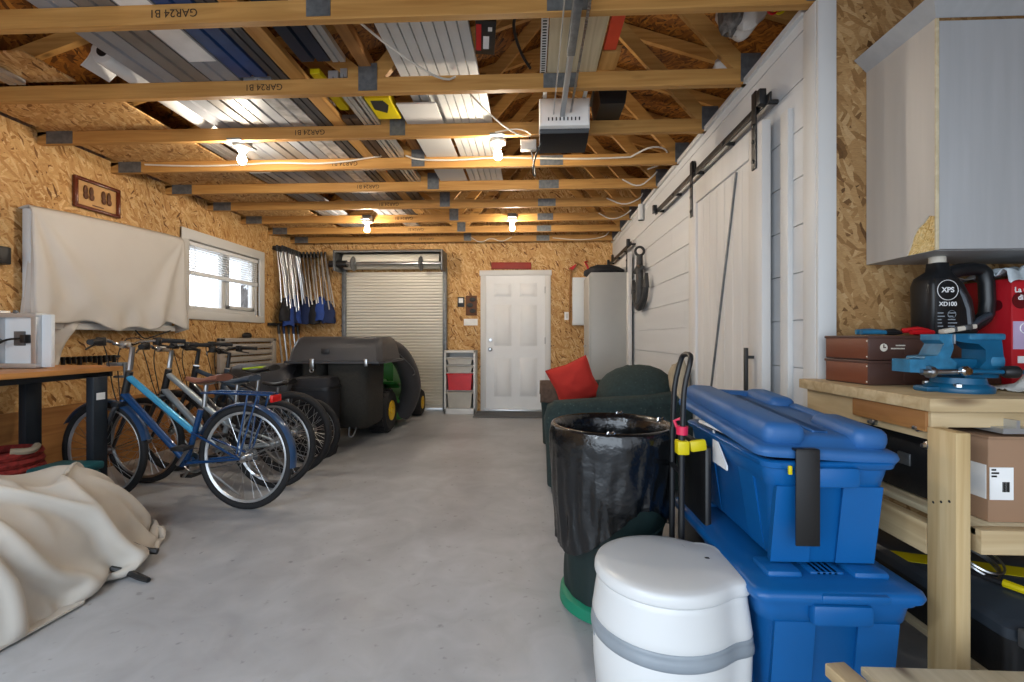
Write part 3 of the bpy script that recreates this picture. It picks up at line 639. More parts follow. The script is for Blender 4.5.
barn_door(2.29, 3.34, 'big whitewashed sliding barn door with diagonal brace and black bar handle', 2.17)
barn_door(5.40, 6.55, 'narrow-looking white sliding barn door behind the grey locker', 2.10, False, False)
def rail(y0, y1, z, lab):
    t = thing('barn_door_rail', lab, 'rail', (XR-.06, (y0+y1)/2, z))
    part('bar', MB().box(XR-.066, XR-.058, y0, y1, z-.022, z+.022, .001), 'black', t)
    n = max(3, int((y1-y0)/.42))
    for i in range(n+1):
        y = y0+.06+(y1-y0-.12)*i/n
        part('spacer', MB().cyl((XR-.06, y, z), (XR, y, z), .012, seg=8), 'black', t); part('bolt', MB().lathe([(.014, 0), (.014, .006), (0, .009)], (XR-.066, y, z), (-1, 0, 0), 8), 'black', t)
    for y in (y0+.05, y1-.05): part('stop', MB().box(XR-.10, XR-.066, y-.018, y+.018, z-.02, z+.055, .003), 'black', t)
rail(2.23, 4.27, 2.255, 'black steel rail of the big barn door')
rail(5.30, 6.80, 2.19, 'black steel rail of the far barn door above the locker')
single('cable_stub', 'short white conduit stub on the white wall top', 'conduit', MB().cyl((XR-.035, 4.95, 2.36), (XR-.035, 4.95, 2.53), .03, seg=12).lathe([(.03, 0), (.034, .004), (.034, .02), (.03, .024)], (XR-.035, 4.95, 2.36), seg=12), 'white')
# door jamb trim beside the big barn door
struct('trim_4', MB().box(XR-.022, XR+.01, 2.16, 2.225, 0, 2.16, .003), 'white')

# iron anchor on the white wall
t = thing('anchor_ornament', 'dark iron ship anchor hung on the white board wall', 'anchor', (XR-.06, 4.9, 1.42)); xa = XR-.06
q = MB(); q.tube([(xa, 4.90, 1.46), (xa, 4.90, 1.98)], [.05, .032], 8); part('shank', q, 'anchor', t)
part('stock', MB().tube([(xa-.01, 4.74, 1.82), (xa-.01, 4.90, 1.86), (xa-.01, 5.06, 1.82)], .026, 8, smooth=1), 'anchor', t)
q = MB(); q.tube([(xa, 4.62, 1.66), (xa, 4.66, 1.55), (xa, 4.76, 1.46), (xa, 4.90, 1.42), (xa, 5.04, 1.46), (xa, 5.14, 1.55), (xa, 5.18, 1.66)], [.018, .03, .036, .045, .036, .03, .018], 8, smooth=1); part('arms', q, 'anchor', t)
for sy in (-1, 1): part('fluke', MB().prism([(4.90+sy*.20, 1.62), (4.90+sy*.29, 1.75), (4.90+sy*.33, 1.60)], 'x', xa-.018, xa+.018), 'anchor', t)
part('ring', MB().ring((xa, 4.90, 2.02), (0, 1, 0), .045, .014, 20, 6), 'anchor', t)
t['label'] = 'dark iron anchor hung on the white board wall past the big barn door'

# ------------------------------------------------------------------ far end: locker, panel, drawers and small fittings
t = thing('storage_locker', 'tall grey storage locker against the white wall behind the sofa', 'locker', (.92, 5.78, 0))
part('body', MB().box(.70, 1.145, 5.5, 6.05, 0, 1.885, .006), 'locker', t)
for a, b in ((5.51, 5.772), (5.778, 6.04)):
    d = part('door', MB().box(.682, .70, a, b, .06, 1.86, .004), 'locker', t)
    part('knob', MB().lathe([(.008, 0), (.008, .015), (.015, .02), (.012, .03), (0, .032)], (.682, 5.745 if a < 5.6 else 5.805, 1.0), (-1, 0, 0), 10), 'steel', d)
part('plinth', MB().box(.715, 1.14, 5.52, 6.04, 0, .06), 'locker', t)
single('folded_cover', 'black bundle lying on top of the grey locker', 'cover', MB().blob((.90, 5.80, 1.92), (.25, .26, .09), 20, 10, lambda d: 1+.15*nz(d.x*3, d.y*3, d.z*3)), 'navyblk')
t = thing('wall_cabinet', 'white flat panel box on the end wall beside the grey locker', 'panel box', (.70, YB-.04, 1.29))
part('body', MB().box(.60, .98, YB-.07, YB, 1.29, 2.0, .004), 'door', t); part('lid', MB().box(.605, .975, YB-.08, YB-.07, 1.30, 1.99, .004), 'panel', t)
t = thing('long_handled_tool', 'red-headed long handled tool hanging beside the white panel box', 'tool', (.57, YB-.05, 1.3))
part('handle', MB().tube([(.585, YB-.05, 2.16), (.565, YB-.03, 1.9), (.56, YB-.03, 1.3)], .013, 8, smooth=1), 'ply', t)
part('head', MB().prism([(.55, 2.13), (.62, 2.18), (.66, 2.20), (.64, 2.15), (.60, 2.11)], 'y', YB-.075, YB-.035), 'redp', t)
t = thing('small_hook_tool', 'small red hook on the end wall above the locker', 'hook', (.80, YB-.03, 2.14))
part('handle', MB().tube([(.80, YB-.03, 2.21), (.83, YB-.03, 2.16), (.845, YB-.03, 2.08)], .014, 8), 'redp', t); part('hook', MB().tube([(.80, YB-.03, 2.21), (.78, YB-.03, 2.23), (.83, YB-.03, 2.24)], .01, 8), 'redp', t)
t = thing('light_switch', 'white light switch on the end wall right of the entry door', 'switch', (.52, YB, 1.43))
part('plate', MB().box(.485, .56, YB-.008, YB, 1.37, 1.49, .003), 'offwhite', t); part('rocker', MB().box(.508, .537, YB-.013, YB-.007, 1.395, 1.465, .003), 'white', t)
single('red_board', 'narrow red board lying on the entry door casing', 'board', MB().obox((-.31, YB-.025, 2.185), (.60, .03, .10), (0, .01, 0), .004), 'redsign')
t = thing('thermostat', 'small white thermostat in a dark frame on the end wall', 'thermostat', (-1.07, YB, 1.64))
part('plate', MB().box(-1.125, -1.02, YB-.015, YB, 1.57, 1.72, .004), 'black', t); part('screen', MB().box(-1.105, -1.04, YB-.024, YB-.014, 1.63, 1.70, .003), 'offwhite', t)
t = thing('carved_plaque', 'dark carved wooden plaque on the end wall by the door', 'plaque', (-.92, YB, 1.58))
q = MB(); q.box(-1.0, -.83, YB-.02, YB, 1.44, 1.74, .006); part('board', q, 'knot', t)
q = MB()
for i in range(3): q.blob((-.915+.02*(-1)**i, YB-.025, 1.51+i*.085), (.05, .015, .035), 10, 6)
part('carving', q, 'anchor', t)
single('paper_notice', 'blank white notice card on the end wall under the plaque', 'notice', MB().box(-1.03, -.82, YB-.005, YB, 1.29, 1.39, .002), 'paper')
# drawer unit
t = thing('toy_drawer_unit', 'white drawer unit with red and clear bins beside the entry door', 'drawer unit', (-1.05, 6.72, 0)); x0, x1, ya, yb = -1.27, -.82, 6.56, 6.86
q = MB(); q.box(x0, x0+.025, ya, yb, 0, .92, .003).box(x1-.025, x1, ya, yb, 0, .92, .003).box(x0, x1, ya, yb, .885, .92, .003).box(x0, x1, ya, yb, 0, .08, .003).box(x0+.02, x1-.02, yb-.01, yb, .08, .89)
for zz in (.33, .59, .70, .81): q.box(x0+.025, x1-.025, ya+.01, yb, zz, zz+.008)
part('carcass', q, 'white', t)
for z0, z1, m, lb in ((.085, .315, 'plum', 'clear bin'), (.345, .585, 'redp', 'red bin'), (.60, .69, 'plum', 'clear shallow bin'), (.715, .805, 'plum', 'clear shallow bin')):
    q = MB().loft([[(x0+.035+a, ya+.004, z), (x1-.035-a, ya+.004, z), (x1-.035-a, yb-.02, z), (x0+.035+a, yb-.02, z)] for a, z in ((.03, z0), (.012, z1-.02))])
    bn = part('bin', q, m, t, lb); part('rim', MB().box(x0+.028, x1-.028, ya-.004, yb-.02, z1-.02, z1, .004), m, bn)

# ------------------------------------------------------------------ folded camp chairs hung in the corner
t = thing('chair_rack', 'black rack rail high in the corner holding folded camp chairs', 'rack', (-3.5, 6.6, 2.36))
part('rail', MB().box(XL, XL+.05, 6.22, YB, 2.335, 2.385, .004).box(XL, -3.28, YB-.05, YB, 2.335, 2.385, .004), 'black', t)
def camp_chair(x, y, out, lab, k, m, tan=False):
    t = thing('folded_camp_chair', lab, 'camp chair', (x, y, 2.35), 0, 'folded camp chairs on the rack'); o = V(out); s = V((-o.y, o.x, 0)); b = V((x, y, 0))
    r2 = random.Random(k*7+1)
    for i in range(4):
        top = b+o*(.05+.06*(i % 2))+s*(.028*(i-1.5))+V((0, 0, 2.36)); bt = b+o*(.10+.07*(i % 2)+r2.uniform(0, .04))+s*(.05*(i-1.5)+r2.uniform(-.05, .07)+(.10 if k > 3 else 0))+V((0, 0, 1.58+r2.uniform(-.1, .05)))
        lg = part('leg', MB().tube([top, (top+bt)/2+o*.01, bt], .0105, 7), 'resin' if tan else 'steel', t)
        part('foot_cap', MB().cyl(top+V((0, 0, .035)), top-V((0, 0, .05)), .017, .015, 8), 'black', lg)
    c = b+o*.13+s*(.10 if k > 3 else .02)
    q = MB(); n = 9; rows = []
    H0 = 1.72 if k % 2 else 1.66; H1 = 1.30+r2.uniform(-.04, .06)
    for i in range(n+1):
        f = i/n; zz = H0+(H1-H0)*f; w = .025+.085*math.sin(min(1, f*1.5)*PI/2)*(1-.25*max(0, f-.6)); dp = .03+.04*f
        rows.append([c+s*(math.cos(a)*w*(1+.25*nz(k, f*3, a)))+o*(math.sin(a)*dp*(1+.3*nz(k+3, f*3, a)))+V((0, 0, zz+.03*nz(k, a, f*2))) for a in [2*PI*j/14 for j in range(14)]])
    q.loft(rows); part('fabric', q, m, t)
    return t
for k in range(5): camp_chair(XL+.02, 6.26+k*.10, (1, 0, 0), 'folded camp chair with %s, %s on the left wall' % (('black seat', 'blue seat', 'dark navy seat', 'bright blue seat', 'black-navy seat')[k], ('nearest the window', 'second from the window', 'in the middle', 'second from the corner', 'tucked into the corner')[k]), k, ('navyblk', 'navyb', 'navy', 'navyb', 'navyblk')[k])
for k in range(4): camp_chair(-3.48+k*.11, YB-.03, (0, -1, 0), 'folded camp chair hung on the end wall with %s' % ('a navy seat beside the corner', 'a black seat, second from the corner', 'a blue seat, third from the corner', 'tan legs, beside the roll-up door')[k], k+5, ('navy', 'navyblk', 'navyb', 'navy')[k], k == 3)
t = thing('tool_rail', 'black hook rail below the hanging camp chairs', 'rail', (XL+.02, 6.5, 1.30)); part('rail', MB().box(XL, XL+.04, 6.10, 6.80, 1.27, 1.31, .003), 'black', t)
for i in range(8): part('hook', MB().tube([(XL+.04, 6.15+i*.09, 1.29), (XL+.10, 6.15+i*.09, 1.28), (XL+.10, 6.15+i*.09, 1.31)], .006, 6), 'black', t)
for k in range(5):
    t = thing('hand_tool_with_tube_handle', 'silver tube handled tool hanging from the lower hook rail, %s' % ('nearest the window', 'second from the window', 'middle one', 'second from the corner', 'nearest the corner')[k], 'tool', (XL+.1, 6.2+k*.13, 1.25), 0, 'tools on the lower hook rail')
    yk = 6.2+k*.13
    part('shaft', MB().tube([(XL+.10, yk, 1.26), (XL+.13, yk+.03, .85), (XL+.16, yk+.05, .45)], .014, 8), 'steel' if k % 2 else 'resin', t)
    part('grip', MB().cyl((XL+.10, yk, 1.28), (XL+.105, yk+.005, 1.16), .019, .018, 10), 'navy' if k % 2 else 'black', t)

# ------------------------------------------------------------------ left wall: frame, draped sheet, desk
t = thing('picture_frame', 'brown framed display with four carved knots on the left wall above the sheet', 'frame', (XL, 3.64, 2.15)); y0, y1, z0, z1 = 3.44, 3.84, 2.14, 2.39
q = MB()
for a, b, c, d in ((y0, y1, z1-.028, z1), (y0, y1, z0, z0+.028), (y0, y0+.028, z0+.02, z1-.02), (y1-.028, y1, z0+.02, z1-.02)): q.box(XL+.002, XL+.035, a, b, c, d, .008)
part('moulding', q, 'frame', t); part('backing', MB().box(XL+.002, XL+.012, y0+.02, y1-.02, z0+.02, z1-.02), 'backing', t)
for i, y in enumerate((3.535, 3.585, 3.69, 3.74)):
    part('carved_knot', MB().blob((XL+.02, y, 2.295), (.012, .017, .04), 10, 8).blob((XL+.02, y+.004, 2.25), (.012, .02, .028), 10, 8), 'knot', t)
part('caption_strip', MB().box(XL+.011, XL+.014, 3.60, 3.70, 2.185, 2.195), 'knot', t)

t = thing('wall_board', 'white wall board under the draped sheet, only its lower edge showing', 'board', (XL, 3.7, 1.2))
part('panel', MB().box(XL+.01, XL+.075, 3.08, 4.36, 1.22, 2.02, .01), 'panel', t); part('bottom_edge', MB().box(XL+.01, XL+.09, 3.06, 4.38, 1.165, 1.22, .005), 'white', t)
part('cord', MB().tube([(XL+.09, 3.92, 1.17), (XL+.10, 3.97, 1.11), (XL+.1, 4.02, 1.09), (XL+.11, 4.15, 1.13), (XL+.12, 4.28, 1.17)], .006, 6, smooth=2), 'bcable', t)
t = thing('draped_sheet', 'off-white cotton sheet draped over a board high on the left wall', 'sheet', (XL+.2, 3.7, 1.2))
def front(u, v):        # u along the wall, v downwards
    y = 3.06+u*1.40
    top = 2.035+.075*u+.012*math.sin(u*PI); e = (1-u)
    bot = 1.20+.03*math.sin(u*9)+.035*math.sin(u*23+1)*(.4+u*.4)-.03*math.exp(-((u-.02)/.08)**2)
    z = top+(bot-top)*v
    x = XL+.115+.02*v
    # folds that fan out from the two upper corners
    for (cu, sg) in ((0.0, 1), (1.0, -1)):
        a = math.atan2((u-cu)*sg*1.5, v*.85+.02); rr = math.hypot((u-cu)*1.5, v*.85)
        x += .022*math.sin(a*13+cu*2)*min(1, rr*2.2)*math.exp(-((a-.35)/.38)**2)
    x += .016*math.exp(-((v-.92)/.1)**2)*math.sin(u*34+2*nz(u*3, 1))+.010*nz(u*4, v*3, 2)
    if v < .06: x -= .03*(1-v/.06)**2
    return V((x, y, z))
part('front_fall', MB().grid(front, 90, 50), 'sheet', t, solid=.005, sharp=80)
def topf(u, v):
    p = front(u, 0); return V((p.x+(XL+.01-p.x)*v, p.y, p.z+.004*math.sin(v*PI)-.02*v))
part('top_fold', MB().grid(topf, 40, 6), 'sheet', t, solid=.005, sharp=80)
def side(u, v):         # near end, hanging against the wall side
    p = front(0, 0); zb = 1.10+.03*math.sin(u*7)
    e = front(0, v); q2 = V((XL+.012, 3.15-.10*v, p.z-.02+(zb-p.z)*v)); r3 = q2.lerp(e, u)
    r3.y += .018*math.sin(u*PI)*math.sin(u*13)*v; return r3
part('near_side_fall', MB().grid(side, 26, 24), 'sheet', t, solid=.005, sharp=80)
def flap(u, v):
    y = 3.06+u*.42-.04*v; z = 1.26-(.42-.28*max(0, u-.55)/.45*1.4)*v
    x = XL+.09+.025*math.sin(u*9+v*4)+.03*nz(u*4, v*4, 8)-.03*v
    return V((x, y, z))
part('lower_flap', MB().grid(flap, 30, 26), 'sheet', t, solid=.005, sharp=80)
def side2(u, v):
    p = front(1, 0); q2 = front(1, v)
    return V((q2.x+(XL+.01-q2.x)*u, p.y+.02*math.sin(v*6)*u+.02*v, q2.z-.04*u*v))
part('far_side_fall', MB().grid(side2, 12, 24), 'sheet', t, solid=.005, sharp=80)

t = thing('work_desk', 'wooden topped desk with dark steel legs against the left wall', 'desk', (-3.25, 2.3, 0))
part('desk_top', MB().box(XL+.02, -2.79, 1.15, 3.08, .878, .91, .004), 'orangewood', t)
part('edge_frame', MB().box(XL+.05, -2.86, 1.25, 3.0, .84, .878, .003), 'black', t)
for x, y in ((-2.825, 2.80), (-3.28, 2.80), (-3.1, 1.25), (-3.5, 1.25)): part('leg', MB().box(x-.025, x+.025, y, y+.10, 0, .85, .004), 'darkleg', t)
part('crossbar', MB().box(-3.28, -2.825, 2.82, 2.87, .10, .14, .003), 'darkleg', t)
part('leg_sticker', MB().box(-2.7999, -2.7985, 2.82, 2.88, .70, .745), 'paper', t)
single('clamp', 'dark clamp gripping the far end of the wooden desk top', 'clamp', MB().box(-2.90, -2.79, 2.99, 3.06, .91, .932, .004).box(-2.789, -2.775, 3.0, 3.05, .84, .93, .003).box(-2.86, -2.775, 3.0, 3.05, .828, .842, .003), 'galv')
t = thing('panel_stand', 'white metal framed panel standing on the desk with a black cord plugged in', 'panel', (-3.3, 2.72, .9))
part('backplate', MB().box(-3.60, -3.0, 2.725, 2.75, .905, 1.235, .003), 'panel', t)
q = MB()
for a, b, c, d in ((-3.60, -3.06, 1.215, 1.245), (-3.60, -3.06, .90, .93), (-3.095, -3.06, .93, 1.22), (-3.36, -3.30, .93, 1.26), (-3.6, -3.57, .93, 1.22)): q.box(a, b, 2.69, 2.755, c, d, .004)
part('frame', q, 'alu', t)
part('cross_arm', MB().box(-3.6, -3.31, 2.67, 2.70, 1.045, 1.095, .004), 'alu', t)
part('clip', MB().cyl((-3.28, 2.68, 1.07), (-3.32, 2.68, 1.07), .014, seg=10).box(-3.2, -3.18, 2.68, 2.70, 1.24, 1.26, .003).box(-3.34, -3.32, 2.68, 2.70, 1.25, 1.27, .003), 'galv', t)
part('socket', MB().box(-3.235, -3.165, 2.715, 2.726, 1.04, 1.13, .003), 'galv', t)
part('plug', MB().box(-3.165, -3.125, 2.685, 2.725, 1.055, 1.11, .008), 'black', t)
part('cord', MB().tube([(-3.16, 2.69, 1.085), (-3.22, 2.66, 1.08), (-3.3, 2.65, 1.03), (-3.36, 2.66, .99), (-3.5, 2.65, .975), (-3.62, 2.66, .97)], .007, 6, smooth=2), 'bcable', t)
t.location.z += .012
t = thing('peg_rail', 'row of dark hooks and hand tools along the wall under the sheet', 'rail', (XL, 3.9, .95))
part('strip', MB().box(XL, XL+.02, 3.1, 3.85, .93, .95, .002), 'black', t)
for i in range(16):
    y = 3.12+i*.043; h = .04+.06*abs(nz(i*1.7, 2)); part('hook', MB().box(XL+.02, XL+.05, y, y+.015, .945-h, .955+.03*abs(nz(i, 4)), .003, 1), 'black', t)
t = thing('storage_case', 'teal plastic case on the floor between desk and canvas bundle', 'case', (-2.83, 2.66, 0))
part('body', MB().box(-2.96, -2.70, 2.56, 2.76, 0, .28, .02), 'teal', t); part('lid', MB().box(-2.97, -2.69, 2.55, 2.77, .28, .33, .015), 'teal', t); part('latch', MB().box(-2.86, -2.80, 2.54, 2.555, .25, .31, .004), 'black', t)
t = thing('rope_coil', 'heap of coiled dull red rope under the desk', 'rope', (-3.2, 2.62, 0))
q = MB()
for i in range(9): q.ring((-3.21+.02*nz(i, 1), 2.62+.03*nz(i, 2), .03+i*.046), (nz(i, 3)*.3, nz(i, 4)*.3, 1), .20-.004*i, .026, 26, 7)
part('coil', q, 'rope', t); part('loose_end', MB().tube([(-3.06, 2.55, .43), (-3.0, 2.62, .42), (-3.04, 2.68, .44)], .02, 7, smooth=2), 'beigef', t)

# canvas bundle on the floor
t = thing('canvas_bundle', 'large folded cream canvas bundle lying on the floor beside the desk', 'canvas', (-2.4, 1.8, 0))
import numpy as np
def drape(nu, nv, x0, x1, y0, y1, excess, height, seed, steps=170):
    """lay a sheet with spare cloth over a mound so that it settles into folds"""
    rg = np.random.RandomState(seed)
    U, Vv = np.meshgrid(np.linspace(0, 1, nu), np.linspace(0, 1, nv), indexing='ij')
    P = np.stack([x0+(x1-x0)*U, y0+(y1-y0)*Vv, np.zeros_like(U)], -1)
    P[..., 2] = height(P[..., 0], P[..., 1])+.05
    k1, k2 = rg.uniform(2, 5, 6), rg.uniform(-4, 4, 6)
    for i in range(6): P[..., 2] += .022*np.sin(k1[i]*3*U+k2[i]*3*Vv+rg.uniform(0, 6))
    lu, lv = (x1-x0)/(nu-1)*excess, (y1-y0)/(nv-1)*(1+(excess-1)*.62);
    edge = P.copy(); pin = (U > .999) | (Vv > .999) | (U < .001) | (Vv < .001); edge[..., 2] = .006
    edge[..., 0] -= np.maximum(U-.5, 0)*2*.20*np.clip((Vv-.72)/.28, 0, 1)**2; edge[..., 0] += np.where(U > .999, .02*np.sin(Vv*23)+.015*np.sin(Vv*57), 0); edge[..., 1] += np.where(Vv > .999, .04*np.sin(U*9)-.13*(2*U-1.0)**2, 0); ld = math.hypot(lu, lv)
    Q = P.copy()
    def solve(A, B, L, st, push=True):
        d = B-A; n = np.linalg.norm(d, axis=-1, keepdims=True)+1e-9; e = (n-L)/n*.5*st
        if not push: e = np.maximum(e, 0)
        A += d*e; B -= d*e
    for it in range(steps):
        vel = (P-Q)*.93; Q = P.copy(); P = P+vel; P[..., 2] -= .0011
        for _ in range(5):
            for o in (0, 1):
                solve(P[o:nu-1:2], P[o+1:nu:2], lu, 1); solve(P[:, o:nv-1:2], P[:, o+1:nv:2], lv, 1)
                solve(P[o:nu-1:2, :-1], P[o+1:nu:2, 1:], ld, .5); solve(P[o:nu-1:2, 1:], P[o+1:nu:2, :-1], ld, .5)
            for o in range(4):
                solve(P[o:nu-2:4], P[o+2:nu:4][:len(P[o:nu-2:4])], lu*2, .22); solve(P[:, o:nv-2:4], P[:, o+2:nv:4][:, :P[:, o:nv-2:4].shape[1]], lv*2, .22)
            h = np.maximum(height(P[..., 0], P[..., 1]), .006); low = P[..., 2] < h
            P[..., 2] = np.where(low, h, P[..., 2])
            for c in (0, 1): P[..., c] = np.where(low, P[..., c]*.35+Q[..., c]*.65, P[..., c])
            P = np.where(pin[..., None], edge, P)
    return P
def mound(x, y):
    yy = (y-1.38)/1.11; xc = -2.46-.05*yy; hw = .555-.12*np.maximum(yy, 0)**3
    d = np.abs((x-xc)/hw)**4+np.abs(yy)**5
    hh = .41+.15*np.exp(-((y-2.32)/.15)**2-((x+2.42)/.17)**2)+.08*np.exp(-((y-1.75)/.3)**2-((x+2.65)/.3)**2)+.05*np.sin(y*4.4+x*2.5)
    return hh*np.clip(1-d, 0, 1)**.38
def sheet_part(name, P):
    nu, nv = P.shape[:2]; q = MB(); vs = [[q.bm.verts.new(tuple(P[i, j])) for j in range(nv)] for i in range(nu)]
    for i in range(nu-1):
        for j in range(nv-1): q.bm.faces.new((vs[i][j], vs[i+1][j], vs[i+1][j+1], vs[i][j+1]))
    return part(name, q, 'canvas', t, sharp=80, solid=.006, subsurf=1)
sheet_part('cover', drape(64, 100, -3.03, -1.88, .26, 2.50, 1.62, mound, 5, 200))
part('under_flap', MB().loft([[(-1.98, 1.35, .01), (-1.86, 1.45, .008), (-1.84, 1.80, .008), (-1.95, 1.95, .01)], [(-1.98, 1.35, .03), (-1.86, 1.45, .016), (-1.84, 1.80, .016), (-1.95, 1.95, .03)]]), 'canvas', t)
part('strap', MB().tube([(-1.92, 2.0, .05), (-1.84, 2.02, .02), (-1.78, 2.0, .014), (-1.72, 1.98, .012)], [.012, .014, .014, .01], 6, smooth=2), 'black', t)
part('strap_tail', MB().tube([(-1.98, 2.15, .10), (-1.90, 2.16, .06), (-1.84, 2.17, .05)], .014, 6, smooth=1), 'black', t)

# ------------------------------------------------------------------ bicycles
def bicycle(lab, rear, front_, r, fr, fr2, saddle, saddle_z, bar_z, tyre, rimm, step=False, fenders=None, rack=False, stem=0.07, sad_back=.12, bars=.30, tyre_w=.022, light=False):
    R, F = V(rear+(0,)), V(front_+(0,)); d = F-R; wb = d.length; rz = math.atan2(d.y, d.x)
    t = thing('bicycle', lab, 'bicycle', tuple((R+F)/2), rz, 'bicycles parked in a row')
    h = wb/2; A, B = V((-h, 0, r)), V((h, 0, r))
    kw = dict(local=True)
    for c in (A, B):
        w = part('wheel', MB().ring(c, (0, 1, 0), r-.045, .009, 44, 6).ring(c, (0, 1, 0), r-.053, .006, 44, 6), rimm, t, **kw)
        part('tyre', MB().ring(c, (0, 1, 0), r-tyre_w, tyre_w, 48, 10), tyre, w, **kw)
        part('hub', MB().cyl(c-V((0, .05, 0)), c+V((0, .05, 0)), .016, seg=10).cyl(c+V((0, .028, 0)), c+V((0, .032, 0)), .03, seg=14).cyl(c-V((0, .032, 0)), c-V((0, .028, 0)), .03, seg=14), 'steel', w, **kw)
        q = MB()
        for i in range(28):
            a = 2*PI*i/28; b = a+(.35 if i % 4 < 2 else -.35); s2 = .03 if i % 2 else -.03
            q.cyl(c+V((math.cos(b)*.028, s2, math.sin(b)*.028)), c+V((math.cos(a)*(r-.05), 0, math.sin(a)*(r-.05))), .0014, seg=4)
        part('spoke', q, 'steel', w, **kw)
    k = r/.34
    bb = V((-h+.43, 0, .29*k)); hb = V((h-.155, 0, r+.36)); ht = V((h-.195, 0, r+.53)); st = V((-h+.30, 0, saddle_z-.12)); sc = V((-h+.285, 0, saddle_z-.03))
    q = MB(); q.cyl(hb-V((-.01, 0, .03)), ht, .021); q.cyl(bb, bb+(st-bb)*.82, .018); q.cyl(bb-V((0, .04, 0)), bb+V((0, .04, 0)), .024)
    part('head_tube', MB().cyl(hb-(ht-hb)*.05, ht+(ht-hb)*.05, .0225), 'black' if step else fr, t, **kw)
    q.cyl(hb+V((0, 0, .03)), bb, .024, .022)
    for s2 in (-.055, .055): q.cyl(bb+V((-.03, s2*.5, 0)), A+V((0, s2, 0)), .011, .008)
    top_seat = bb+(st-bb)*(.42 if step else .78)
    for s2 in (-.055, .055): q.cyl(top_seat+V((0, s2*.3, .02)), A+V((0, s2, 0)), .009, .007)
    part('frame', q, fr, t, **kw)
    q = MB(); q.cyl(ht-V((0, 0, .03)), top_seat+V((0, 0, .02)), .021 if step else .018); part('top_tube', q, fr2, t, **kw)
    q = MB()
    for s2 in (-.052, .052): q.tube([hb+V((.0, s2*.6, -.03)), hb+V((.02, s2, -.07)), B+V((0, s2, 0))], [.017, .017, .010], 8)
    q.box(hb.x-.02, hb.x+.04, -.06, .06, hb.z-.055, hb.z-.02, .008); part('fork', q, fr if not step else 'bikedark', t, **kw)
    q = MB(); q.cyl(st-V((0, 0, .06)), sc, .0135); part('seat_post', q, 'steel', t, **kw)
    q = MB(); rings = []
    for i in range(13):
        f = i/12; x = sc.x-.135+.275*f; wd = .078*(1-f)**.8+.019; 
        if f < .12: wd *= .75+.25*f/.12
        z = sc.z+.028+.012*math.cos(f*PI*1.6); hh = .030*(1-.45*f)
        rings.append([V((x, math.cos(a)*wd, z+math.sin(a)*hh*(1 if math.sin(a) > 0 else .6))) for a in [2*PI*j/16 for j in range(16)]])
    sd = part('saddle', q.loft(rings), saddle, t, **kw)
    if light: part('stripe', MB().tube([(sc.x-.12, -.066, sc.z+.045), (sc.x-.02, -.05, sc.z+.05), (sc.x+.12, -.024, sc.z+.035)], .007, 6).tube([(sc.x-.12, .066, sc.z+.045), (sc.x-.02, .05, sc.z+.05), (sc.x+.12, .024, sc.z+.035)], .007, 6), 'lime', sd, **kw)
    part('saddle_rail', MB().tube([(sc.x-.08, -.02, sc.z+.012), (sc.x, -.02, sc.z-.004), (sc.x+.10, -.015, sc.z+.012)], .004, 5).tube([(sc.x-.08, .02, sc.z+.012), (sc.x, .02, sc.z-.004), (sc.x+.10, .015, sc.z+.012)], .004, 5), 'steel', sd, **kw)
    ax = (ht-hb).normalized(); s0 = ht+ax*.02; s1 = V((s0.x-.02, 0, bar_z-.02)); s2 = s1+V((stem, 0, .02))
    part('stem', MB().tube([s0, s1, s2], .016, 8).cyl(s2-V((0, .025, 0)), s2+V((0, .025, 0)), .024, seg=12), 'steel' if step else 'black', t, **kw)
    pts = [s2+V(p) for p in ((-.13, -bars, .02), (-.05, -bars*.62, .03), (-.01, -bars*.33, .025), (0, -.06, 0), (0, .06, 0), (-.01, bars*.33, .025), (-.05, bars*.62, .03), (-.13, bars, .02))]
    hbm = part('handlebar', MB().tube(pts, .0115, 8, smooth=2), 'chrome' if step else 'black', t, **kw)
    for sg in (-1, 1):
        a, b = s2+V((-.05, sg*bars*.62, .03)), s2+V((-.14, sg*(bars+.02), .02)); dd = (b-a)
        part('grip', MB().tube([a+dd*.15, a+dd*.25, a+dd*.9, b], [.018, .016, .0165, .018], 10), 'rubber', hbm, **kw)
        part('brake_lever', MB().tube([a+dd*.05+V((.01, 0, -.015)), a+dd*.2+V((.05, 0, -.03)), a+dd*.8+V((.045, 0, -.045))], [.012, .007, .006], 6).box(a.x-.02, a.x+.025, a.y-.018, a.y+.018, a.z-.035, a.z+.02, .006), 'black', hbm, **kw)
    q = MB()
    for sg in (-1, 1):
        q.tube([s2+V((-.03, sg*bars*.5, .02)), s2+V((.09, sg*bars*.3, .06)), s2+V((.10, sg*.03, -.06)), hb+V((.06, sg*.02, .02)), hb+V((.02, 0, -.08))], .0035, 5, smooth=2)
    part('brake_cable', q, 'bcable', t, **kw)
    # crank, pedals, chain
    q = MB(); q.ring(bb+V((0, -.055, 0)), (0, 1, 0), .085, .005, 30, 5).cyl(bb+V((0, -.058, 0)), bb+V((0, -.052, 0)), .05, seg=18)
    ck = part('crank', q, 'steel', t, **kw)
    for sg, dr in ((-1, V((.105, 0, -.13))), (1, V((-.105, 0, .13)))):
        a = bb+V((0, sg*.07, 0)); e = a+dr*.98+V((0, sg*.01, 0)); part('crank_arm', MB().cyl(a, e, .011, .009, 8), 'steel', ck, **kw)
        part('pedal', MB().box(e.x-.045, e.x+.045, e.y+(sg*.015 if sg > 0 else -.10), e.y+(.10 if sg > 0 else -.015), e.z-.012, e.z+.012, .004), 'black', ck, **kw)
    q = MB()
    for zz in (.075, -.075): q.cyl(bb+V((0, -.055, zz)), A+V((0, -.05, zz*.5)), .004, seg=5)
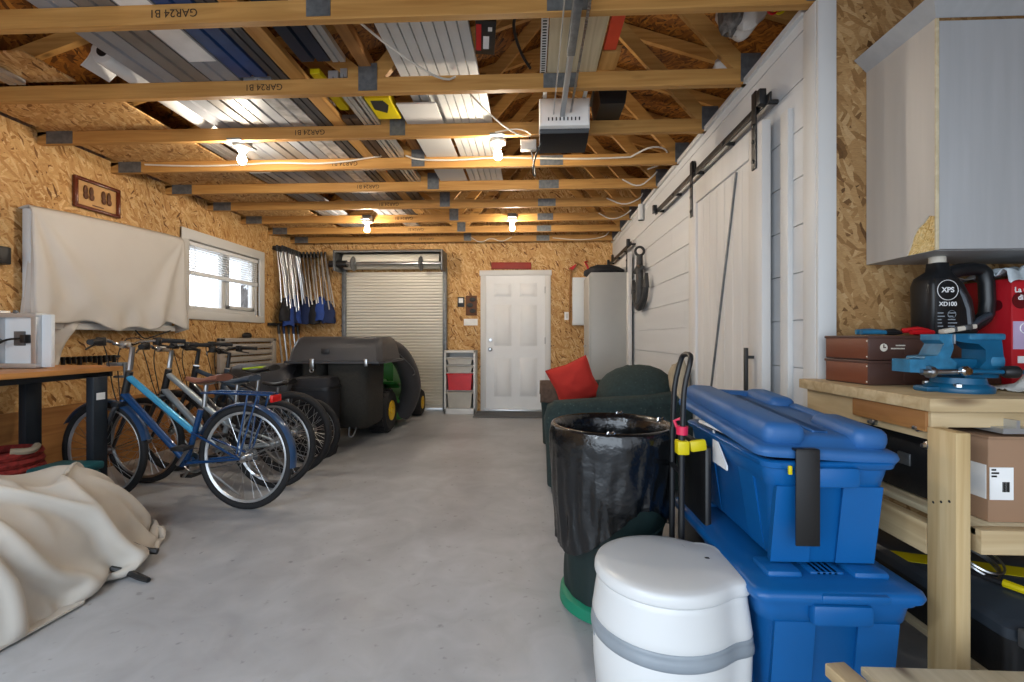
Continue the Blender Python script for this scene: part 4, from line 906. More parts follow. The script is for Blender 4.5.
    part('chain', q, 'galv', t, **kw); part('cassette', MB().lathe([(.02, 0), (.045, 0), (.04, .008), (.035, .016), (.02, .02)], A+V((0, -.058, 0)), (0, 1, 0), 18), 'galv', t, **kw)
    part('kickstand', MB().tube([bb+V((-.05, -.04, -.02)), bb+V((-.16, -.10, -.14)), V((bb.x-.26, -.17, .012))], .008, 7), 'steel', t, **kw)
    if fenders:
        for c, a0, a1 in ((A, -.15, 2.75), (B, .25, 2.6)):
            q = MB(); rows = []
            for i in range(28):
                a = a0+(a1-a0)*i/27; row = []
                for j in range(7):
                    b2 = -1+2*j/6; rr = r+.018-.012*b2*b2; row.append(c+V((-math.cos(a)*rr if c is A else -math.cos(a)*rr, b2*.032, math.sin(a)*rr)))
                for j in range(6, -1, -1):
                    b2 = -1+2*j/6; rr = r+.015-.012*b2*b2; row.append(c+V((-math.cos(a)*rr, b2*.032, math.sin(a)*rr)))
                rows.append(row)
            q.loft(rows); part('fender', q, fenders, t, **kw)
            part('fender_stay', MB().tube([c+V((0, -.06, 0)), c+V((-(r+.01)*math.cos(.35), -.03, (r+.01)*math.sin(.35)))], .003, 5), 'steel', t, **kw)
    if rack:
        zr = 2*r+.075; q = MB()
        for s2 in (-.055, .055):
            q.tube([(-h+.30, s2*.4, zr+.0), (-h+.20, s2, zr+.005), (-h-.17, s2, zr), (-h-.20, s2*.7, zr-.005)], .007, 7, smooth=1)
            q.cyl((-h-.06, s2, zr), A+V((.02, s2, .03)), .006, seg=6); q.cyl((-h-.13, s2, zr), A+V((.0, s2, .02)), .006, seg=6)
        q.tube([(-h-.17, -.055, zr), (-h-.20, 0, zr), (-h-.17, .055, zr)], .007, 7, smooth=1); q.cyl((-h+.02, 0, zr), (-h-.19, 0, zr), .006, seg=6)
        for xx in (-h+.1, -h-.04): q.cyl((xx, -.055, zr), (xx, .055, zr), .005, seg=6)
        part('rack', q, fr, t, **kw); part('reflector', MB().box(-h-.225, -h-.205, -.045, .045, zr-.05, zr-.005, .006), 'reflector', t, **kw)
    part('brake', MB().box(A.x+.20, A.x+.23, -.045, -.02, r*1.62, r*1.62+.10, .004).box(B.x-.21, B.x-.18, -.045, -.02, r*1.6, r*1.6+.10, .004), 'steel', t, **kw)
    return t
bicycle('blue step-through bicycle with brown saddle, fenders and rear rack, nearest in the row', (-1.84, 2.86), (-2.90, 2.98), .335, 'bikeblue', 'bikecyan', 'leather', .83, 1.055, 'rubber', 'alu', True, 'fender', True, .06, bars=.31)
bicycle('silver bicycle with grey saddle, second in the row behind the blue one', (-1.89, 3.27), (-2.93, 3.34), .325, 'bikesilver', 'bikesilver', 'saddleg', .79, 1.02, 'rubber', 'steel', True, None, False, .09, bars=.28)
bicycle('dark bicycle with lime striped saddle, third in the row', (-1.93, 3.60), (-2.96, 3.66), .335, 'bikedark', 'bikeslate', 'blackp', .845, 1.02, 'rubber', 'black', False, None, False, .09, bars=.30, tyre_w=.028, light=True)
bicycle('small dark bicycle with low black saddle, farthest in the row by the covered machine', (-1.96, 3.94), (-2.92, 3.98), .285, 'bikeslate', 'bikedark', 'blackp', .70, .98, 'rubber', 'steel', False, None, False, .08, bars=.27, tyre_w=.026)

# ------------------------------------------------------------------ slatted resin panel, covered machine, mower
t = thing('slatted_panel', 'taupe slatted resin bench back standing against the left wall under the window', 'panel', (XL+.08, 5.7, .75))
q = MB(); y0, y1, z0, z1 = 5.02, 6.16, .66, 1.10; x0, x1 = XL+.05, XL+.09
for a, b, c, d in ((y0, y1, z1-.05, z1), (y0, y1, z0, z0+.06), (y0, y0+.09, z0, z1), (y1-.09, y1, z0, z1)): q.box(x0, x1+.01, a, b, c, d, .012)
part('frame', q, 'resin', t); q = MB()
for i in range(4): q.box(x0+.005, x1, y0+.08, y1-.08, z0+.075+i*.078, z0+.075+i*.078+.06, .006)
part('slat', q, 'resin', t); part('foot', MB().box(x0, x1, y0+.04, y0+.12, 0, z0, .004).box(x0, x1, y1-.12, y1-.04, 0, z0, .004), 'resin', t)
part('top_fitting', MB().blob((x0+.02, 5.55, z1+.03), (.03, .09, .04), 12, 8), 'black', t)

t = thing('covered_machine', 'long low machine under a black fabric cover behind the bicycle saddles', 'covered machine', (-2.62, 4.45, 0))
rings = []
for i in range(15):
    f = i/14; x = -3.02+.71*f; e = (1-.55*max(0, (f-.85)/.15)**2)*(1-.3*max(0, (.08-f)/.08)); n = 26
    rings.append([V((x+.03*math.sin(a)*max(0, f-.8), 4.55+math.copysign(abs(math.cos(a))**.55, math.cos(a))*.27*(1+.04*nz(f*4, a)), .02+max(0, .41+math.copysign(abs(math.sin(a))**.6, math.sin(a))*.41*e+.012*nz(f*6, a*2)))) for a in [2*PI*j/n for j in range(n)]])
part('cover', MB().loft(rings), 'mowblk', t, sharp=70)
part('cover_hem', MB().box(-3.0, -2.33, 4.29, 4.81, 0, .03, .01), 'black', t)
part('seam', MB().tube([(-2.34, 4.29, .3), (-2.345, 4.36, .7), (-2.35, 4.5, .83)], .006, 5, smooth=1), 'black', t)
t = thing('rounded_bin', 'dark navy rounded box on the floor between the covered machine and the mower', 'bin', (-2.03, 4.22, 0))
rings = []
for z, s in ((0, .86), (.05, .92), (.40, 1), (.64, 1), (.70, .97), (.73, .88), (.74, .7)):
    rings.append([V((-2.03+math.copysign(abs(math.cos(a))**.4, math.cos(a))*.19*s, 4.22+math.copysign(abs(math.sin(a))**.4, math.sin(a))*.14*s, z)) for a in [2*PI*j/28 for j in range(28)]])
part('body', MB().loft(rings), 'navyblk', t); part('rim', MB().loft([[V((-2.03+math.copysign(abs(math.cos(a))**.4, math.cos(a))*.196, 4.22+math.copysign(abs(math.sin(a))**.4, math.sin(a))*.146, z)) for a in [2*PI*j/28 for j in range(28)]] for z in (.62, .645)]), 'blackp', t)

t = thing('riding_mower', 'green riding mower with a large black grass bagger, its back towards the camera', 'mower', (-1.9, 5.2, 0)); WM_m = WM[t.name].copy()
def tyre(c, R, wd, hubR, axx=(1, 0, 0), lugs=0):
    w = part('wheel', MB().lathe([(R*.55, -wd/2), (R*.86, -wd/2), (R*.97, -wd*.36), (R, 0), (R*.97, wd*.36), (R*.86, wd/2), (R*.55, wd/2)], c, axx, 36), 'rubber', t)
    part('hub', MB().lathe([(0, -wd*.4), (hubR, -wd*.4), (hubR, wd*.53), (hubR*.85, wd*.54), (hubR*.35, wd*.51), (hubR*.3, wd*.58), (0, wd*.6)], c, axx, 24), 'mowyel', w)
    if lugs:
        q = MB()
        for i in range(lugs):
            for s in (-1, 0, 1):
                a = 2*PI*(i+.33*s)/lugs; p = V(c)+V((s*wd*.27, math.cos(a)*R*.985, math.sin(a)*R*.985)); q.obox(p, (wd*.22, R*.13, R*.05), (a+PI/2, 0, 0))
        part('tread', q, 'rubber', w)
for x in (-1.69, -2.36): tyre((x, 5.28, .255), .255, .24, .115, lugs=26)
for x in (-1.56, -2.28): tyre((x, 6.42, .19), .19, .16, .09)
t2 = MB()
for x in (-1.69, -2.36):
    s = 1
    rows = []
    for i in range(15):
        a = PI*.45+PI*.28*i/14; rr = .30
        rows.append([(x-.16, 5.28-math.cos(a)*rr, .27+math.sin(a)*rr), (x+.15, 5.28-math.cos(a)*rr, .27+math.sin(a)*rr), (x+.15, 5.28-math.cos(a)*(rr+.025), .27+math.sin(a)*(rr+.025)), (x-.16, 5.28-math.cos(a)*(rr+.025), .27+math.sin(a)*(rr+.025))])
    part('rear_fender', MB().loft(rows), 'mowgreen', t)
part('chassis', MB().box(-2.15, -1.75, 5.0, 6.45, .30, .48, .03).box(-2.2, -1.7, 5.0, 5.55, .45, .60, .03).box(-1.75, -1.45, 5.55, 6.0, .30, .34, .01), 'mowgreen', t)
rings = []
for y, w, zt in ((5.72, .20, .82), (5.76, .25, .93), (6.2, .27, .93), (6.5, .25, .86), (6.6, .18, .74)):
    rings.append([(-1.95+w*cx, y, .5+(zt-.5)*cz) for cx, cz in ((-1, 0), (-1, .75), (-.8, .95), (-.4, 1), (.4, 1), (.8, .95), (1, .75), (1, 0))])
part('hood', MB().loft(rings), 'mowgreen', t)
q = MB(); q.box(-2.17, -1.73, 5.06, 5.45, .62, .72, .04).obox((-1.95, 5.06, .86), (.42, .09, .38), (.15, 0, 0), .04); part('seat', q, 'black', t)
part('steering_wheel', MB().ring((-1.95, 5.66, .97), (0, -.5, 1), .17, .015, 28, 8).cyl((-1.95, 5.66, .97), (-1.95, 5.8, .85), .018), 'black', t)
part('bagger_frame', MB().tube([(-2.36, 4.52, .84), (-1.46, 4.52, .84)], .018, 8).tube([(-2.2, 4.55, .84), (-2.1, 4.95, .5), (-2.1, 5.05, .4)], .018, 8).tube([(-1.62, 4.55, .84), (-1.75, 4.95, .5), (-1.75, 5.05, .4)], .018, 8), 'black', t)
# bagger hood (lid)
q = MB(); rings = []
for z, a, b, c2 in ((.855, 0, 4.30, 5.02), (.875, 0, 4.30, 5.02), (.88, .035, 4.33, 5.0), (1.00, .055, 4.37, 4.97), (1.09, .085, 4.42, 4.94), (1.115, .12, 4.47, 4.9)):
    rings.append([(-2.46+a, b+.05, z), (-2.41+a, b, z), (-1.43-a, b, z), (-1.38-a, b+.05, z), (-1.38-a, c2-.05, z), (-1.43-a, c2, z), (-2.41+a, c2, z), (-2.46+a, c2-.05, z)])
lid = part('bagger_lid', [r.__setitem__(slice(None), [(-1.845+(p[0]+1.92)*.93, p[1], p[2]) for p in r]) for r in rings] and q.loft(rings), 'mowblk', t)
part('latch', MB().box(-2.06, -2.02, 4.285, 4.31, .80, .90, .004).ring((-2.04, 4.29, .79), (0, 1, 0), .018, .006, 14, 6), 'steel', lid); part('latch', MB().box(-1.53, -1.50, 4.285, 4.31, .83, .90, .004), 'steel', lid)
part('emblem', MB().box(-1.97, -1.89, 4.338, 4.343, .95, 1.0, .002), 'black', lid)
for xa, xb in ((-2.19, -1.97), (-1.95, -1.53)):
    q = MB(); rings = []
    for z, s, yo in ((.20, .80, .06), (.24, .92, .03), (.45, .97, .01), (.70, 1.0, 0), (.86, 1.0, 0)):
        cx = (xa+xb)/2; hw = (xb-xa)/2*s; rings.append([V((cx+math.copysign(abs(math.cos(a))**.35, math.cos(a))*hw+.012*nz(a*2, z*5, xa), 4.66+yo+math.copysign(abs(math.sin(a))**.35, math.sin(a))*.30*s+.012*nz(a*2, z*6, 3+xa), z)) for a in [2*PI*j/36 for j in range(36)]])
    bg2 = part('grass_bag', q.loft(rings), 'bagmesh', t, sharp=60)
    cx = (xa+xb)/2
    part('handle_loop', MB().tube([(cx+.01, 4.44, .22), (cx+.015, 4.40, .14), (cx+.06, 4.40, .13), (cx+.08, 4.44, .22)], .007, 6, smooth=2), 'steel', bg2)
# discharge chute: a big curved black duct down the right side
pts = [(-1.66, 4.98, .96), (-1.56, 5.06, 1.00), (-1.47, 5.2, .93), (-1.41, 5.42, .72), (-1.41, 5.58, .48), (-1.50, 5.66, .26), (-1.58, 5.68, .16)]
part('discharge_chute', MB().tube(pts, [.08, .10, .115, .12, .12, .12, .12], 20, smooth=2), 'mowblk', t)
part('chute_seam', MB().tube([(-1.42, 5.07, .92), (-1.33, 5.30, .76), (-1.31, 5.36, .68), (-1.33, 5.30, .66)], .006, 5, smooth=1), 'galv', t)
part('mower_deck', MB().lathe([(.10, .30), (.34, .27), (.42, .18), (.43, .10), (.40, .10)], (-1.92, 5.80, 0), (0, 0, 1), 30), 'mowgreen', t)

t.location.x -= .07
# ------------------------------------------------------------------ sofa, pillow, blanket
t = thing('loveseat', 'dark green loveseat with rounded back standing against the white wall', 'sofa', (.65, 3.95, 0))
part('base', MB().box(.17, 1.13, 3.40, 4.55, .04, .40, .03), 'sofa', t)
for y0, y1 in ((3.20, 3.44), (4.50, 4.74)):
    prof = [(.11, .05), (.10, .35), (.085, .52), (.11, .60), (.16, .645), (.30, .655), (.75, .685), (1.05, .72), (1.13, .70), (1.13, .05)]
    rings = []
    for f in range(9):
        a = f/8; ins = .05*(2*abs(a-.5))**4; y = y0+(y1-y0)*a
        rings.append([V((x+(ins if x < .6 else -ins), y, z-(ins if z > .3 else 0))) for x, z in prof])
    part('arm', MB().loft(rings), 'sofa', t, sharp=60)
for y0, y1 in ((3.45, 3.97), (3.98, 4.49)): part('seat_cushion', MB().box(.14, .86, y0, y1, .38, .475, .045, 4), 'sofa', t)
for y0, y1, top, xc, tk in ((3.30, 4.04, .41, .81, .28), (4.03, 4.66, .30, .92, .18)):
    rings = []
    for i in range(13):
        f = i/12; y = y0+(y1-y0)*f; hgt = .48+top*math.sqrt(max(0, 1-(2*f-1)**2*.8)); th = tk*math.sqrt(max(.05, 1-(2*f-1)**4))
        rings.append([V((xc+.04*math.sin(a)+math.cos(a)*th, y, .44+(hgt-.44)*(.5+.5*math.copysign(abs(math.sin(a))**.75, math.sin(a))))) for a in [2*PI*j/20 for j in range(20)]])
    bc = part('back_cushion', MB().loft(rings), 'sofa', t, sharp=70)
    ym = (y0+y1)/2
    part('piping', MB().tube([(xc-tk+.03, y0+.10, .5), (xc-tk+.05, y0+.14, .65), (xc-.1, ym-.10, .46+top*.93), (xc-.03, ym, .485+top), (xc-.1, ym+.10, .46+top*.93), (xc-tk+.05, y1-.14, .65)], .006, 5, smooth=2), 'sofa', bc)
part('back_frame', MB().box(1.06, 1.15, 3.42, 4.52, .05, .74, .04, 3), 'sofa', t)
for x in (.16, 1.08):
    for y in (3.25, 4.66): part('foot', MB().cyl((x, y, 0), (x, y, .06), .022, .03, 10), 'black', t)
# fabric flecks
def pillow(lab, name, c, s, rot, m, th=.09):
    t = thing(name, lab, 'cushion', c); T = Matrix.Translation(c) @ Euler(rot).to_matrix().to_4x4()
    def f(sg):
        def g(u, v):
            a, b = 2*u-1, 2*v-1; e = max(0, (1-a*a)*(1-b*b))**.42; pin = 1-.10*(1-abs(a*b))*(max(abs(a), abs(b))**3)
            return T @ V((a*s*pin, sg*(th*e+.012*nz(a*2.5, b*2.5, sg)*e), b*s*pin))
        return g
    q = MB().grid(f(1), 24, 24); q.grid(f(-1), 24, 24); bmesh.ops.remove_doubles(q.bm, verts=q.bm.verts, dist=1e-4)
    part('cover', q, m, t, sharp=80)
    e = [T @ V(p) for p in [(a*s*(1-.10*(1-abs(a*b))), 0, b*s*(1-.10*(1-abs(a*b)))) for a, b in [(-1+i*.25, -1) for i in range(8)]+[(1, -1+i*.25) for i in range(8)]+[(1-i*.25, 1) for i in range(8)]+[(-1, 1-i*.25) for i in range(8)]]]
    part('seam', MB().tube(e, .005, 5, closed=True), m, t)
    return t
pillow('plump red cushion leaning on the far end of the dark green loveseat', 'throw_cushion', (.385, 4.22, .69), .20, (.25, -.38, -.25), 'red', .10)
pillow('beige cushion behind the loveseat back by the white wall', 'throw_cushion', (1.06, 3.36, .76), .17, (0, .2, 1.5), 'beigef', .06)
def blk(u, v):
    a = u*PI*1.0-.1; return V((.08+.30*v, 4.62-.16*math.cos(a)+.01*nz(u*4, v*4), .47+.19*max(0, math.sin(a))**.6+.015*nz(u*5, v*5, 3)))
single('blanket', 'brown blanket folded over the far arm of the loveseat', 'blanket', MB().grid(blk, 26, 16), 'brown', solid=.03)

# ------------------------------------------------------------------ pop-up bin with liner
bc = (.335, 1.94); br = .255
t = thing('pop_up_bin', 'tall dark green pop-up bin lined with a black bag beside the white portable toilet', 'bin', bc+(0,))
def bag_ring(z, r, amp, k): return [V((bc[0]+math.cos(a)*(r+amp*nz(math.cos(a)*3, math.sin(a)*3, z*7+k)), bc[1]+math.sin(a)*(r+amp*nz(math.cos(a)*3, math.sin(a)*3, z*7+k)), z)) for a in [2*PI*j/72 for j in range(72)]]
def brad(z): return br-.012-.05*(1-z/.72)-.012*math.sin(z*6.5)**2
part('body', MB().loft([bag_ring(z, brad(z), .010, 0) for z in [.03+i*.0328 for i in range(22)]], cap=False), 'greenf', t, sharp=70)
part('base', MB().lathe([(.0, 0), (.205, 0), (.218, .01), (.214, .05), (.20, .06), (0, .06)], bc+(0,), seg=48), 'greenb', t)
part('coil', MB().tube([(bc[0]+math.cos(a)*(brad(.12+.52*i/90)+.001), bc[1]+math.sin(a)*(brad(.12+.52*i/90)+.001), .12+.52*i/90) for i, a in enumerate([4*PI*j/90 for j in range(91)])], .006, 6), 'greenf', t)
# liner: inside wall, rolled over the hoop and hanging unevenly outside
q = MB(); N = 120; rows = []
def lin_pt(j, k):
    a = 2*PI*j/N; w = nz(math.cos(a)*4, math.sin(a)*4, 9)
    if k <= 9:
        z = .735-.012-(.40)*(9-k)/9; r = brad(z)-.010-.03*(9-k)/9+.03*nz(math.cos(a)*7, math.sin(a)*7, z*5)*(9-k)/9
    elif k <= 13:
        th = (k-9)/4*PI; r = br-.012-.012*math.cos(th); z = .735+.012*math.sin(th)
    else:
        f = (k-13)/14; hang = .36+.05*math.sin(a*2+.6)+.035*nz(math.cos(a)*1.5, math.sin(a)*1.5, 9)+.08*max(0, math.cos(a-3.6))**2
        z = .735-hang*f; fl = .012*nz(math.cos(a)*9+f, math.sin(a)*9, f*3)+.003*math.sin(a*26+f*5+nz(f*2, a)*3)*min(1, f*3); r = br+.008-.026*f+fl*(.3+f)
    return V((bc[0]+r*math.cos(a), bc[1]+r*math.sin(a), z))
q.loft([[lin_pt(j, k) for j in range(N)] for k in range(28)], cap=False)
q.loft([[V((bc[0]+r*math.cos(a)*(1+.1*nz(a, r*9)), bc[1]+r*math.sin(a), .36+.10*nz(math.cos(a)*r*14, math.sin(a)*r*14, 5)*(r < .2)-.02)) for a in [2*PI*j/40 for j in range(40)]] for r in (.185, .15, .11, .07, .02)])
part('bin_liner', q, 'bagp', t, sharp=80)
part('hoop', MB().ring(bc+(.737,), (0, 0, 1), br-.012, .006, 60, 6), 'steel', t)
for a in (-1.75, .35, 1.25):
    x, y = bc[0]+math.cos(a)*(br-.012), bc[1]+math.sin(a)*(br-.012)
    part('clip', MB().tube([(x-.015, y, .73), (x-.012, y, .755), (x, y, .745), (x+.012, y, .755), (x+.015, y, .73)], .0035, 6, smooth=1), 'chrome', t)

# ------------------------------------------------------------------ folding hand cart
t = thing('folding_hand_cart', 'black folding hand cart with yellow clamp standing between green bin and blue totes', 'hand cart', (.55, 1.72, 0))
xa, ya, yb = .545, 1.66, 1.77
part('handle', MB().tube([(xa-.01, ya, .60), (xa-.005, ya, .86), (xa+.0, ya, .93), (xa+.022, ya, 1.02), (xa+.028, ya+.02, 1.04), (xa+.028, yb-.02, 1.04), (xa+.022, yb, 1.02), (xa, yb, .93), (xa-.005, yb, .86), (xa-.01, yb, .60)], .0095, 10, smooth=1), 'black', t)
for y in (ya, yb): part('upright', MB().cyl((xa-.012, y, .04), (xa-.01, y, .76), .0105, seg=10), 'black', t)
part('crossbar', MB().cyl((xa-.012, ya, .30), (xa-.012, yb, .30), .010).cyl((xa-.012, ya, .62), (xa-.012, yb, .62), .010), 'black', t)
part('toe_plate', MB().box(xa-.24, xa-.01, ya-.05, yb+.05, .03, .04, .003), 'black', t)
for y in (ya-.02, yb+.02): part('wheel', MB().lathe([(.02, -.015), (.062, -.012), (.068, 0), (.062, .012), (.02, .015)], (xa+.045, y, .068), (0, 1, 0), 24), 'rubber', t)
part('axle', MB().cyl((xa+.045, ya-.03, .068), (xa+.045, yb+.03, .068), .008), 'steel', t)
part('red_band', MB().cyl((xa-.009, ya, .755), (xa-.008, ya, .785), .02, seg=14).tube([(xa-.02, ya, .765), (xa-.03, ya+.02, .80), (xa-.01, ya+.01, .81)], .006, 6), 'pink', t)
part('yellow_clamp', MB().box(xa-.03, xa+.012, ya-.022, ya+.022, .685, .735, .006).obox((xa+.045, ya-.005, .717), (.06, .02, .042), (0, -.15, 0), .012), 'yellow', t)
single('folded_bag', 'black folded bag standing between hand cart and blue totes', 'bag', MB().box(.632, .658, 1.70, 2.02, .0, .70, .010), 'blackp')

# ------------------------------------------------------------------ portable toilet
t = thing('portable_toilet', 'white portable toilet with rounded lid on the floor in front of the bin', 'portable toilet', (.42, 1.44, 0))
def tring(z, s=1.0, n=96):
    out = []; cx, cy = .43, 1.445
    for j in range(n):
        a = 2*PI*j/n; dx, dy = math.cos(a), math.sin(a)
        # bowl ellipse towards -x, squarer block towards +x (union, seen from the centre)
        ex, rx, ry = -.022, .207, .196
        A_, B_, C_ = dx*dx/rx**2+dy*dy/ry**2, -2*ex*dx/rx**2, ex*ex/rx**2-1
        r1 = (-B_+math.sqrt(B_*B_-4*A_*C_))/(2*A_); r2 = 0
        if dx > .05:
            hx, hy, p = .195, .128, 9
            r2 = (abs(dx/hx)**p+abs(dy/hy)**p)**(-1/p)
        r = (r1**14+r2**14)**(1/14)
        out.append(V((cx+dx*r*s, cy+dy*r*s, z)))
    return out
part('waste_tank', MB().loft([tring(z, s) for z, s in ((0, .96), (.02, 1.0), (.10, 1.03), (.195, 1.04), (.20, 1.03))]), 'toilet', t, sharp=50)
part('seal_band', MB().loft([tring(z, s) for z, s in ((.198, 1.035), (.202, 1.06), (.215, 1.065), (.226, 1.06), (.231, 1.045), (.236, 1.05), (.244, 1.05), (.248, 1.03))]), 'toiletg', t, sharp=50)
part('bowl_body', MB().loft([tring(z, s) for z, s in ((.246, 1.03), (.256, 1.045), (.27, 1.035), (.31, 1.01), (.345, .985), (.362, .98), (.366, .96))]), 'toilet', t, sharp=50)
lid = part('lid', MB().loft([tring(z, s) for z, s in ((.364, .975), (.368, 1.005), (.374, 1.015), (.390, 1.01), (.400, .992), (.404, .96), (.408, .85), (.411, .5), (.412, .15))]), 'toilet', t, sharp=50)
part('flush_cap', MB().lathe([(.0, .004), (.055, .004), (.058, 0), (.058, -.012), (0, -.012)], (.555, 1.52, .4035), seg=30), 'toilet', lid)
part('lid_seam', MB().tube([(.50, 1.55, .4085), (.515, 1.50, .409), (.53, 1.46, .4085), (.565, 1.40, .4065)], .0016, 5, smooth=2), 'toiletg', lid)
part('handle_slot', MB().box(.533, .556, 1.452, 1.466, .407, .4105, .002), 'black', lid)
part('latch', MB().box(.19, .206, 1.42, 1.47, .18, .22, .004), 'toiletg', t)

# ------------------------------------------------------------------ blue totes
def rrect(x0, x1, y0, y1, r, z, n=6):
    out = []
    for cx, cy, a0 in ((x1-r, y1-r, 0), (x0+r, y1-r, PI/2), (x0+r, y0+r, PI), (x1-r, y0+r, 3*PI/2)):
        for i in range(n+1):
            a = a0+PI/2*i/n; out.append(V((cx+r*math.cos(a), cy+r*math.sin(a), z)))
    return out
def tote_body(t, x0, x1, y0, y1, z0, z1, tp=.045):
    def ring(z, off=0): 
        f = (z-z0)/(z1-z0); i = tp*(1-f)-off; return rrect(x0+i, x1-i, y0+i, y1-i, .045, z)
    zl = z1-.075
    inner = [rrect(x0+.012+i, x1-.012-i, y0+.012+i, y1-.012-i, .04, z) for z, i in ((z1-.004, 0), (z0+.02, tp))]
    part('body', MB().loft([ring(z0), ring(z0+.012, .004), ring(zl-.01), ring(zl, .010), ring(z1-.025, .012), ring(z1-.02, .022), ring(z1-.004, .024), ring(z1, .02), ring(z1, -.008)]+inner), 'tote', t, sharp=50)
    # moulded posts on the faces
    w = x1-x0
    for fx in (.22, .78): part('moulded_rib', MB().loft([[(x0+w*fx-.055, y0+i-.012, z), (x0+w*fx+.055, y0+i-.012, z), (x0+w*fx+.048, y0+i+.02, z), (x0+w*fx-.048, y0+i+.02, z)] for z, i in ((z0+.004, tp), (zl, tp*.2))]), 'tote', t)
    L_ = y1-y0
    for fy in (.25, .75): part('moulded_rib', MB().loft([[(x0+i-.006, y0+L_*fy-.05, z), (x0+i+.02, y0+L_*fy-.044, z), (x0+i+.02, y0+L_*fy+.044, z), (x0+i-.006, y0+L_*fy+.05, z)] for z, i in ((z0+.004, tp), (zl, tp*.2))]), 'tote', t)
    part('handle_grip', MB().box(x0+w*.3, x0+w*.7, y0-.035, y0+.004, zl+.004, z1-.012, .012), 'tote', t)
def tote_lid(name, t, x0, x1, y0, y1, z, h, m, T=None, blocks=False):
    q = MB(); R2 = lambda i, zz, r=.04: rrect(x0+i, x1-i, y0+i, y1-i, r, zz)
    top = h if not blocks else h*.55
    q.loft([R2(.0, z-.018), R2(-.004, z-.006), R2(0, z+.006), R2(.012, z+.012), R2(.03, z+.014), R2(.042, z+top*.8), R2(.06, z+top), R2(.09, z+top*.99)])
    if blocks:
        q.box(x0+.022, x0+.145, y0+.02, y1-.02, z+.005, z+h, .028, 3); q.box(x1-.125, x1-.022, y0+.02, y0+.25, z+.005, z+h*.96, .028, 3); q.box(x1-.06, x1-.022, y0+.2, y1-.25, z+.005, z+h*.75, .015, 3); q.box(x1-.125, x1-.022, y1-.25, y1-.02, z+.005, z+h*.96, .028, 3)
        q.box(x0+.12, x1-.1, y1-.06, y1-.02, z+.005, z+h*.8, .015, 3)
    if T is not None: bmesh.ops.transform(q.bm, matrix=T, verts=q.bm.verts)
    l = part(name, q, m, t, sharp=50); w = x1-x0; L_ = y1-y0
    q = MB(); zt = z+h
    for yy in () if blocks else (y0+.06, y1-.16): q.box(x0+.06, x0+.16, yy, yy+.10, zt-.01, zt+.016, .012).box(x1-.16, x1-.06, yy, yy+.10, zt-.01, zt+.016, .012)
    if blocks: zt = z+top
    for i in range(5): q.box(x0+.19+i*(w-.38)/5, x0+.19+i*(w-.38)/5+.03, y0+.08, y1-.08, zt-.004, zt+.006, .003)
    if T is not None: bmesh.ops.transform(q.bm, matrix=T, verts=q.bm.verts)
    part('raised_pad', q, m, l)
    return l
t = thing('storage_tote', 'lower blue tote with closed lid carrying the upper tote', 'tote', (.87, 1.65, 0), 0, 'stacked blue totes')
tote_body(t, .640, 1.04, 1.30, 2.0, 0, .39); tote_lid('lid', t, .61, 1.07, 1.27, 2.03, .40, .022, 'tote')
part('lid_handle', MB().box(.78, .96, 1.262, 1.30, .385, .408, .008), 'tote', t)
zz = .438
t = thing('storage_tote', 'upper overfilled blue tote with tilted dusty lid and black strap', 'tote', (.87, 1.65, zz), 0, 'stacked blue totes')
tote_body(t, .683, 1.015, 1.345, 1.985, zz, .75)
T = Matrix.Translation((.865, 1.665, .80)) @ Euler((.062, .05, 0)).to_matrix().to_4x4() @ Matrix.Translation((-.865, -1.665, -.80))
tote_lid('lid', t, .645, 1.045, 1.325, 2.065, .792, .075, 'lidb', T, True)
part('strap', MB().box(.735, .80, 1.305, 1.312, .52, .79, .002).box(.735, .80, 1.305, 1.33, .783, .79, .002), 'black', t, 'black webbing strap')
part('sticker', MB().loft([[(.672, 1.72, .645), (.672, 1.60, .645), (.672, 1.60, .66), (.672, 1.72, .76)], [(.667, 1.72, .645), (.667, 1.60, .645), (.667, 1.60, .66), (.667, 1.72, .76)]]), 'offwhite', t, 'white and green sticker')
part('yellow_clip', MB().box(.722, .732, 1.318, 1.326, .715, .74, .002), 'yellow', t)
single('loose_papers', 'white papers poking out under the tilted tote lid', 'papers', MB().obox((.69, 1.63, .770), (.08, .34, .012), (0, .25, .05), .003).obox((.705, 1.58, .777), (.07, .28, .006), (.04, .2, -.06)), 'paper')
single('black_case', 'black case packed under the tilted lid of the upper tote', 'case', MB().box(.745, .955, 1.43, 1.9, .465, .765, .02), 'blackp')

# ------------------------------------------------------------------ workbench
t = thing('workbench', 'pale lumber workbench with a bolted 2x4 leg along the strand board wall', 'workbench', (1.5, 1.6, 0))
BX, BY, BZ = 1.118, 1.335, .93
t['label'] = 'pale lumber workbench standing along the strand board wall under the wall cabinet'
part('bench_top', MB().box(BX, 3.4, BY, YP-.002, BZ-.038, BZ, .003), 'benchx', t)
part('apron', MB().box(BX+.03, BX+.068, BY+.02, YP-.01, BZ-.125, BZ-.038, .002), 'bench', t)
part('apron', MB().box(BX+.02, 1.42, BY+.02, BY+.058, BZ-.085, BZ-.038, .002), 'benchx', t); part('apron', MB().box(1.42, 3.4, BY+.10, BY+.138, BZ-.085, BZ-.038, .002), 'benchx', t)
part('cleat', MB().box(BX+.012, BX+.03, BY+.03, BY+.33, BZ-.10, BZ-.04, .002), 'ply', t)
part('leg', MB().box(1.135, 1.173, 1.275, 1.365, 0, BZ-.085, .002), 'benchz', t)
part('leg', MB().box(1.135, 1.173, 1.84, 1.93, 0, BZ-.125, .002), 'benchz', t); part('leg', MB().box(3.2, 3.24, 1.275, 1.365, 0, BZ-.085, .002), 'benchz', t)
